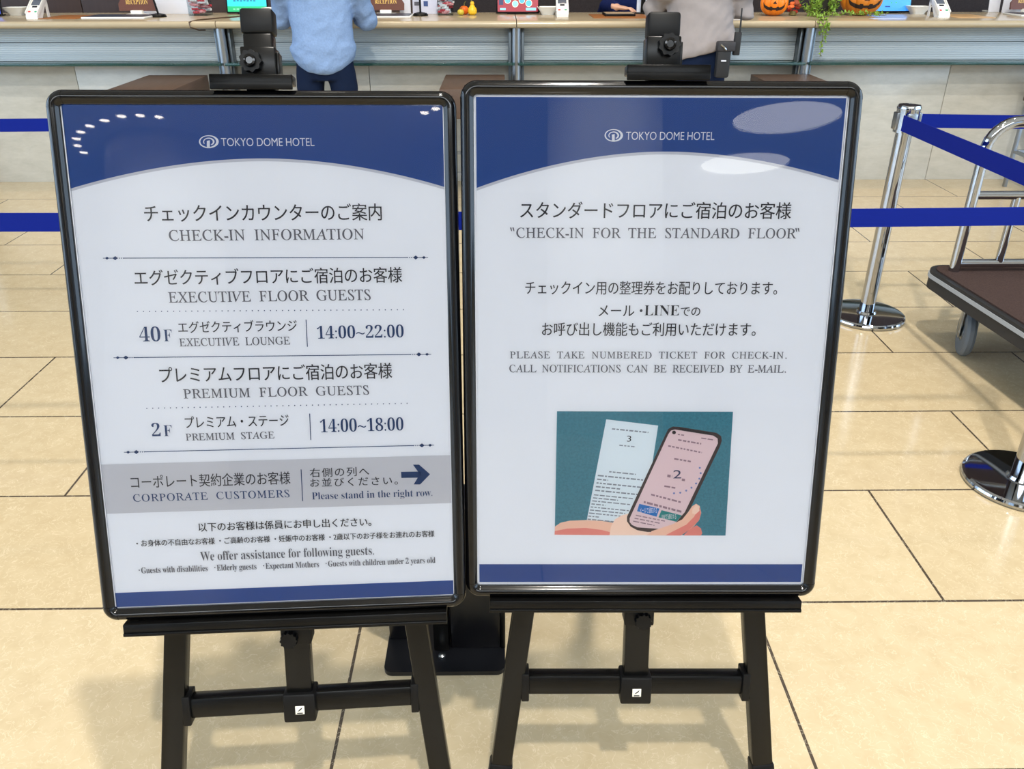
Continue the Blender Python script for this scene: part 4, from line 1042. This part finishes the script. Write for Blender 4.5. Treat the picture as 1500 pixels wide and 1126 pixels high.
# screens
def screen(px0, px1, Y, h, label, face_m, content, rz=0, bez=.010, stand=True):
    a, b = onc(px0, Y), onc(px1, Y); c = (a + b) / 2; hw = (b.x - a.x) / 2
    t = thing('tablet_screen', label, 'screen', c, rz, 'lit screens facing the guests'); T = Matrix.Translation(c) @ Matrix.Rotation(rz, 4, 'Z') @ Matrix.Translation((0, 0, .006)) @ Matrix.Rotation(R(-10), 4, 'X') @ Matrix.Rotation(R(90), 4, 'X')
    q = MB(T); q.box(-hw, hw, 0, h, -.006, .006, .003); bz = q.build('bezel', KNOBM, t)
    q = MB(T); q.box(-hw + bez, hw - bez, bez, h - bez, .006, .0068); sc_ = q.build('display', face_m, t)
    if content: content(sc_, T, hw - bez, bez, h - bez)
    q = MB(Matrix.Translation(c) @ Matrix.Rotation(rz, 4, 'Z')); q.box(-hw * .5, hw * .5, .0, .13, 0, .006, .002)
    q.box(-.03, .03, .085, .093, .006, h * .6, .002); q.build('stand', KNOBM, t)
    return t
def em(name, c, e=.5): return mat(name, c, .3, emit=e)
def rows(spec):
    def f(parent, T, hw, z0, z1):
        for (m_, items) in spec:
            q = MB(T); 
            for (x0, x1, y0, y1) in items: q.box(-hw + 2 * hw * x0, -hw + 2 * hw * x1, z0 + (z1 - z0) * y0, z0 + (z1 - z0) * y1, .0068, .0074)
            q.build('screen_graphic', m_, parent)
    return f
tx = [(.16 + .085 * i, .22 + .085 * i, .37 + .01 * (i % 2), .44) for i in range(7)] + [(.14 + .09 * i, .2 + .09 * i, .07, .12) for i in range(8)]
screen(333, 394, 6.62, .20, 'lit screen with cyan and green display left of the left easel mast', em('cyan_display', (40, 196, 214)), rows([(em('green_display', (24, 168, 108)), [(0, 1, 0, .20)]), (em('teal_text', (20, 120, 150), .5), tx[:7]), (em('pale_text', (150, 230, 190), .6), tx[7:])]))
def circles(parent, T, hw, z0, z1):
    for (x, y, r, c) in ((-.50, .086, .020, (70, 160, 220)), (-.13, .062, .020, (120, 196, 226)), (.20, .086, .020, (60, 150, 216)), (.54, .066, .021, (70, 160, 92))):
        q = MB(T); q.prism([(x * hw + r * 1.15 * math.cos(a), y + r * 1.15 * math.sin(a)) for a in (k * math.pi / 10 for k in range(20))], .0068, .0073); q.build('screen_graphic', em('cream_ring', (220, 220, 190), .6), parent)
        q = MB(T); q.prism([(x * hw + r * math.cos(a), y + r * math.sin(a)) for a in (k * math.pi / 10 for k in range(20))], .0073, .0077); q.build('screen_graphic', em('disc_%d' % c[1], c, .6), parent)
    q = MB(T); q.box(-hw * .93, -hw * .72, .055, .1, .0068, .0073); q.build('screen_graphic', em('dark_navy_display', (20, 30, 80), .4), parent)
    q = MB(T); q.box(-hw * .88, -hw * .6, .020, .034, .0068, .0073); q.build('screen_graphic', em('light_blue_display', (120, 190, 226), .6), parent)
    q = MB(T); q.box(hw * .4, hw * .9, .018, .036, .0068, .0073); q.build('screen_graphic', em('light_blue_display', (120, 190, 226), .6), parent)
screen(727, 790, 6.60, .21, 'lit red screen with round coloured pictures in the middle of the counter', em('red_display', (150, 24, 46), .25), circles)
screen(1262, 1333, 6.66, .23, 'lit blue screen behind the right end large pumpkin', em('sky_display', (66, 150, 236)), rows([(em('deep_blue_text', (30, 70, 150), .4), [(.45 + .1 * i, .50 + .1 * i, .50, .55) for i in range(5)] + [(.5, .62, .42, .46), (.45, .56, .12, .16)]), (em('green_text', (60, 160, 120), .5), [(.56, .60, .24, .28), (.66, .70, .25, .29)])]))
screen(-34, 4, 6.40, .2, 'lit dark blue screen at the left picture edge', em('navy_display', (20, 50, 170), .7), rows([(em('pale_cyan_text', (110, 180, 230), .6), [(.7, .98, .2, .3)])]))
screen(1073, 1098, 6.72, .2, 'white lit screen behind the aerial of the grey-jacketed person', em('white_display', (206, 216, 234), .8), None)
# clear boxes of sweets
SW = [mat('sweet_red', (196, 60, 72), .4), mat('sweet_white', (236, 232, 232), .4), mat('sweet_pink', (226, 150, 150), .4)]
def sweets(px0, px1, Y, label):
    a, b = onc(px0, Y), onc(px1, Y); c = (a + b) / 2; hw = (b.x - a.x) / 2; t = thing('sweet_box', label, 'box', c, 0, 'clear boxes of wrapped sweets')
    q = MB(); h = .16
    q.box(c.x - hw, c.x + hw, Y - hw, Y - hw + .002, CT, CT + h); q.box(c.x - hw, c.x + hw, Y + hw - .002, Y + hw, CT, CT + h); q.box(c.x - hw, c.x - hw + .002, Y - hw + .002, Y + hw - .002, CT, CT + h); q.box(c.x + hw - .002, c.x + hw, Y - hw + .002, Y + hw - .002, CT, CT + h)
    q.box(c.x - hw, c.x + hw, Y - hw, Y + hw, CT, CT + .003); q.build('clear_box', CLEAR, t, 0)
    for mi in range(3):
        q = MB()
        for k in range((16, 30, 16)[mi]):
            x, y, z = c.x + random.uniform(-.75, .75) * hw, Y + random.uniform(-.75, .75) * hw, CT + .018 + random.random() * .12
            q.ball((x, y, z), .013, (1.2, .8, .8), 8, 6); q.box(x - .024, x - .012, y - .001, y + .001, z - .007, z + .007); q.box(x + .012, x + .024, y - .001, y + .001, z - .007, z + .007)
        o = q.build('sweets', SW[mi], t); o['kind'] = 'stuff'
sweets(281, 308, 6.52, 'clear box of red and white sweets left of the cyan screen'); sweets(642, 664, 6.52, 'clear box of red and white sweets left of the small gourds')
# gourds and pumpkins
def pump_pt(th, ph, r, lob, sq, dep):
    k = 1 - dep * abs(math.sin(lob * th / 2)) ** 3 * math.cos(ph) ** .7 if math.cos(ph) > 0 else 1
    rr_ = r * (math.cos(ph) ** .82 if math.cos(ph) > 0 else 0) * (1 - dep + dep * abs(math.cos(lob * th / 2)) ** .6)
    return Vector((rr_ * math.cos(th), rr_ * math.sin(th), r * sq * (1 + math.sin(ph)) ))
def pumpkin_mesh(mb, p, r, lob=10, sq=.82, dep=.09, n=80, mrows=22):
    rings = []
    for j in range(mrows + 1):
        ph = -math.pi / 2 * .985 + math.pi * .97 * j / mrows
        rings.append([p + pump_pt(2 * math.pi * i / n, ph, r, lob, sq, dep) for i in range(n)])
    mb.loft(rings)
def inside(poly, x, y):
    c = False; j = len(poly) - 1
    for i in range(len(poly)):
        if (poly[i][1] > y) != (poly[j][1] > y) and x < (poly[j][0] - poly[i][0]) * (y - poly[i][1]) / (poly[j][1] - poly[i][1]) + poly[i][0]: c = not c
        j = i
    return c
STEMM = mat('pumpkin_stem', (104, 96, 48), .7)
def pumpkin(px, Y, r, rz, label, col, face=None, sq=.82, name='pumpkin', grp='pumpkins and gourds on the counter', stem=.03):
    p = onc(px, Y); t = thing(name, label, 'pumpkin', p, 0, grp)
    sk_ = mat('pumpkin_%d_%d' % (col[0], col[1]), col, .4, 0, .4, .1, 12)
    m = MB(); pumpkin_mesh(m, p, r, 10, sq); m.build('shell', sk_, t, 60)
    m = MB(); zt = p.z + 2 * r * sq; m.tube([(p.x, p.y, zt - .02), (p.x + .003, p.y, zt + stem * .6), (p.x + .014, p.y, zt + stem)], [r * .16, r * .10, r * .08], 8); m.build('stem', STEMM, t)
    if face:
        a0 = -math.pi / 2 + rz
        for nm, polys in face:
            m = MB(); N = 90
            for poly in polys:
                xs = [q[0] for q in poly]; ys = [q[1] for q in poly]; sx = (max(xs) - min(xs)) / N; sy = (max(ys) - min(ys)) / N; grid = {}
                def gv(i, j):
                    if (i, j) not in grid:
                        u, v = min(xs) + i * sx, min(ys) + j * sy; q = pump_pt(a0 + u, v, r, 10, sq, .09); d = Vector((q.x, q.y, (q.z - r * sq) * 1.1)).normalized()
                        grid[i, j] = m.bm.verts.new(p + q + d * .0025)
                    return grid[i, j]
                for i in range(N):
                    for j in range(N):
                        if inside(poly, min(xs) + (i + .5) * sx, min(ys) + (j + .5) * sy): m.bm.faces.new((gv(i, j), gv(i + 1, j), gv(i + 1, j + 1), gv(i, j + 1)))
            m.build(nm, mat('pumpkin_cut', (40, 22, 14), .8), t, 60)
    return t
EYE_L = [(-.62, .30), (-.20, .30), (-.36, .66)]; EYE_R = [(.62, .30), (.20, .30), (.36, .66)]; NOSE = [(-.14, -.02), (.14, -.02), (0, .22)]
MOUTH = [(-.92, .10), (-.72, -.12), (-.50, -.24), (-.34, -.30), (-.30, -.22), (-.16, -.24), (-.14, -.33), (.14, -.33), (.16, -.24), (.30, -.22), (.34, -.30), (.50, -.24), (.72, -.12), (.92, .10), (.80, -.30), (.55, -.50), (.2, -.58), (.12, -.50), (-.12, -.50), (-.2, -.58), (-.55, -.50), (-.80, -.30)]
FACE = [('eye_hole', [EYE_L]), ('eye_hole', [EYE_R]), ('nose_hole', [NOSE]), ('mouth_hole', [MOUTH])]
pumpkin(1132, 6.42, .098, -.24, 'bright orange jack-o-lantern left of the autumn flowers', (240, 128, 20), FACE, .84, 'jack_o_lantern')
pumpkin(1258, 6.46, .145, -.10, 'large dull orange jack-o-lantern behind the ivy, before the blue screen', (206, 120, 30), FACE, .72, 'jack_o_lantern')
pumpkin(680, 6.56, .034, 0, 'tiny orange pumpkin behind the green and yellow gourds', (226, 104, 24), None, .85, 'gourd')
pumpkin(675, 6.48, .024, 0, 'tiny striped green-yellow gourd in front of the tiny orange pumpkin', (200, 178, 60), None, .85, 'gourd', stem=.012)
p = onc(692, 6.5); t = thing('gourd', 'yellow bottle-necked gourd right of the tiny orange pumpkin', 'pumpkin', p, 0, 'pumpkins and gourds on the counter')
m = MB(); m.lathe([(0, 0), (.018, .001), (.030, .012), (.033, .028), (.029, .044), (.018, .058), (.013, .068), (.015, .078), (.011, .088), (0, .091)], p, 24); m.build('shell', mat('gourd_yellow', (236, 186, 30), .4), t)
m = MB(); m.tube([(p.x - .002, p.y, p.z + .088), (p.x - .012, p.y, p.z + .112)], [.005, .004], 8); m.build('stem', STEMM, t)
# autumn flowers
p = onc(1161, 6.44); t = thing('flower_posy', 'small posy of red and orange autumn flowers between the two jack-o-lanterns', 'flowers', p)
FL = [mat('petal_red', (176, 42, 28), .6), mat('petal_orange', (226, 104, 40), .6), mat('petal_rust', (150, 66, 34), .6)]
for k in range(9):
    a = k * 2.4; rr_ = .012 + .016 * (k % 4); c = p + Vector((rr_ * math.cos(a) * 1.2, rr_ * math.sin(a), .022 + .008 * (k % 5) + .02 * (k % 3)))
    m = MB()
    for q in range(8):
        b = q * math.pi / 4; d = Vector((math.cos(b), math.sin(b) * .6 - .4, .35 + .3 * math.sin(b)));  m.ball(c + d * .010, .010, (1, .6, .9), 8, 6)
    m.ball(c, .009, (1, 1, 1), 8, 6); m.build('bloom', FL[k % 3], t)
m = MB(); m.lathe([(.02, 0), (.028, .005), (.02, .03), (0, .03)], p, 12); m.build('holder', STEMM, t)
# ivy trailing over the counter edge
LEAF = mat('ivy_leaf', (124, 158, 56), .5, 0, .4, .35, 30)
p = onc(1200, 6.36); t = thing('trailing_ivy', 'green ivy trailing over the counter edge between the jack-o-lanterns', 'plant', p)
lv = []
def leaf(mb, c, s_, rz, tilt_):
    M_ = Matrix.Translation(c) @ Matrix.Rotation(rz, 4, 'Z') @ Matrix.Rotation(tilt_, 4, 'X')
    o_ = [(0, 0), (.35, -.1), (.5, .25), (.28, .4), (.3, .75), (0, 1), (-.3, .75), (-.28, .4), (-.5, .25), (-.35, -.1)]
    mb.add([M_ @ Vector((x * s_, y * s_, .12 * s_ * (1 - abs(x) * 2))) for x, y in o_] , [tuple(range(10))])
m = MB(); sm = MB()
def strand(pts, n, s_, spread):
    pts = [Vector(q) for q in pts]; sm.tube(pts, .0018, 6)
    for k in range(n):
        u = k / max(1, n - 1) * (len(pts) - 1); i = min(int(u), len(pts) - 2); c = pts[i].lerp(pts[i + 1], u - i) + Vector((random.uniform(-1, 1), random.uniform(-1, .4), random.uniform(-.5, 1))) * spread
        leaf(m, c, s_ * random.uniform(.7, 1.25), random.uniform(0, 6.28), random.uniform(.2, 1.5))
for k in range(26):   # bushy mass on the counter
    b = p + Vector((random.uniform(-.085, .10), random.uniform(-.05, .10), .02))
    strand([b, b + Vector((random.uniform(-.06, .06), random.uniform(-.08, .05), random.uniform(.05, .17)))], 15, .022, .02)
for k in range(12):   # runner along the top, in front of the big pumpkin
    xs = onc(1190 + k * 9, 6.2).x; strand([(xs, 6.26, CT + .012), (xs + .05, 6.20 + .04 * random.random(), CT + .012 + .02 * random.random())], 10, .017, .016)
e = at_y(1205, 40, 5.90).x
for dx, zl, n in ((0, .22, 22), (.018, .13, 15), (-.022, .09, 12), (.03, .06, 10)):
    strand([(e + dx - .02, 6.1, CT + .02), (e + dx, 5.95, CT + .018), (e + dx, 5.885, CT - .03), (e + dx + .004, 5.88, CT - zl * .6), (e + dx + .008, 5.885, CT - zl)], n + 10, .018, .010)
sm.build('stems', STEMM, t); lo = m.build('leaves', LEAF, t, 0)
q = MB(); q.lathe([(.05, 0), (.07, .10), (.072, .11), (.06, .11), (.05, .1)], p + Vector((.02, .05, 0)), 24); q.build('pot', mat('dark_pot', (46, 42, 36), .6), t)
# loose cable over the counter edge
cp = onc(306, 6.3).x
m = MB(); m.tube([(cp + .30, 6.5, CT + .004), (cp + .12, 6.2, CT + .004), (cp + .02, 5.98, CT + .004), (cp - .01, 5.905, CT - .004), (cp - .004, 5.898, CT - .035), (cp + .03, 5.95, CT - .055), (cp + .05, 6.02, CT - .06)], .004, 8)
tag(m.build('cable', mat('brown_cable', (84, 64, 48), .6)), 'thin brown cable hanging over the counter edge left of the left easel', 'cable')
# black monitor arms behind the counter
a = onc(941, 6.62); t = thing('staff_monitor', 'black arm of a staff monitor standing between the receptionist and the right easel mast', 'monitor', (a.x, 6.62, CT))
m = MB(); m.box(a.x - .015, a.x + .015, 6.61, 6.63, CT, CT + .35, .003); m.build('arm', KNOBM, t)
m = MB(); m.box(a.x - .05, a.x + .05, 6.59, 6.66, CT, CT + .01, .003); m.build('foot', KNOBM, t)
m = MB(); m.box(a.x - .2, a.x + .2, 6.632, 6.655, CT + .19, CT + .45, .006); m.build('panel', KNOBM, t)
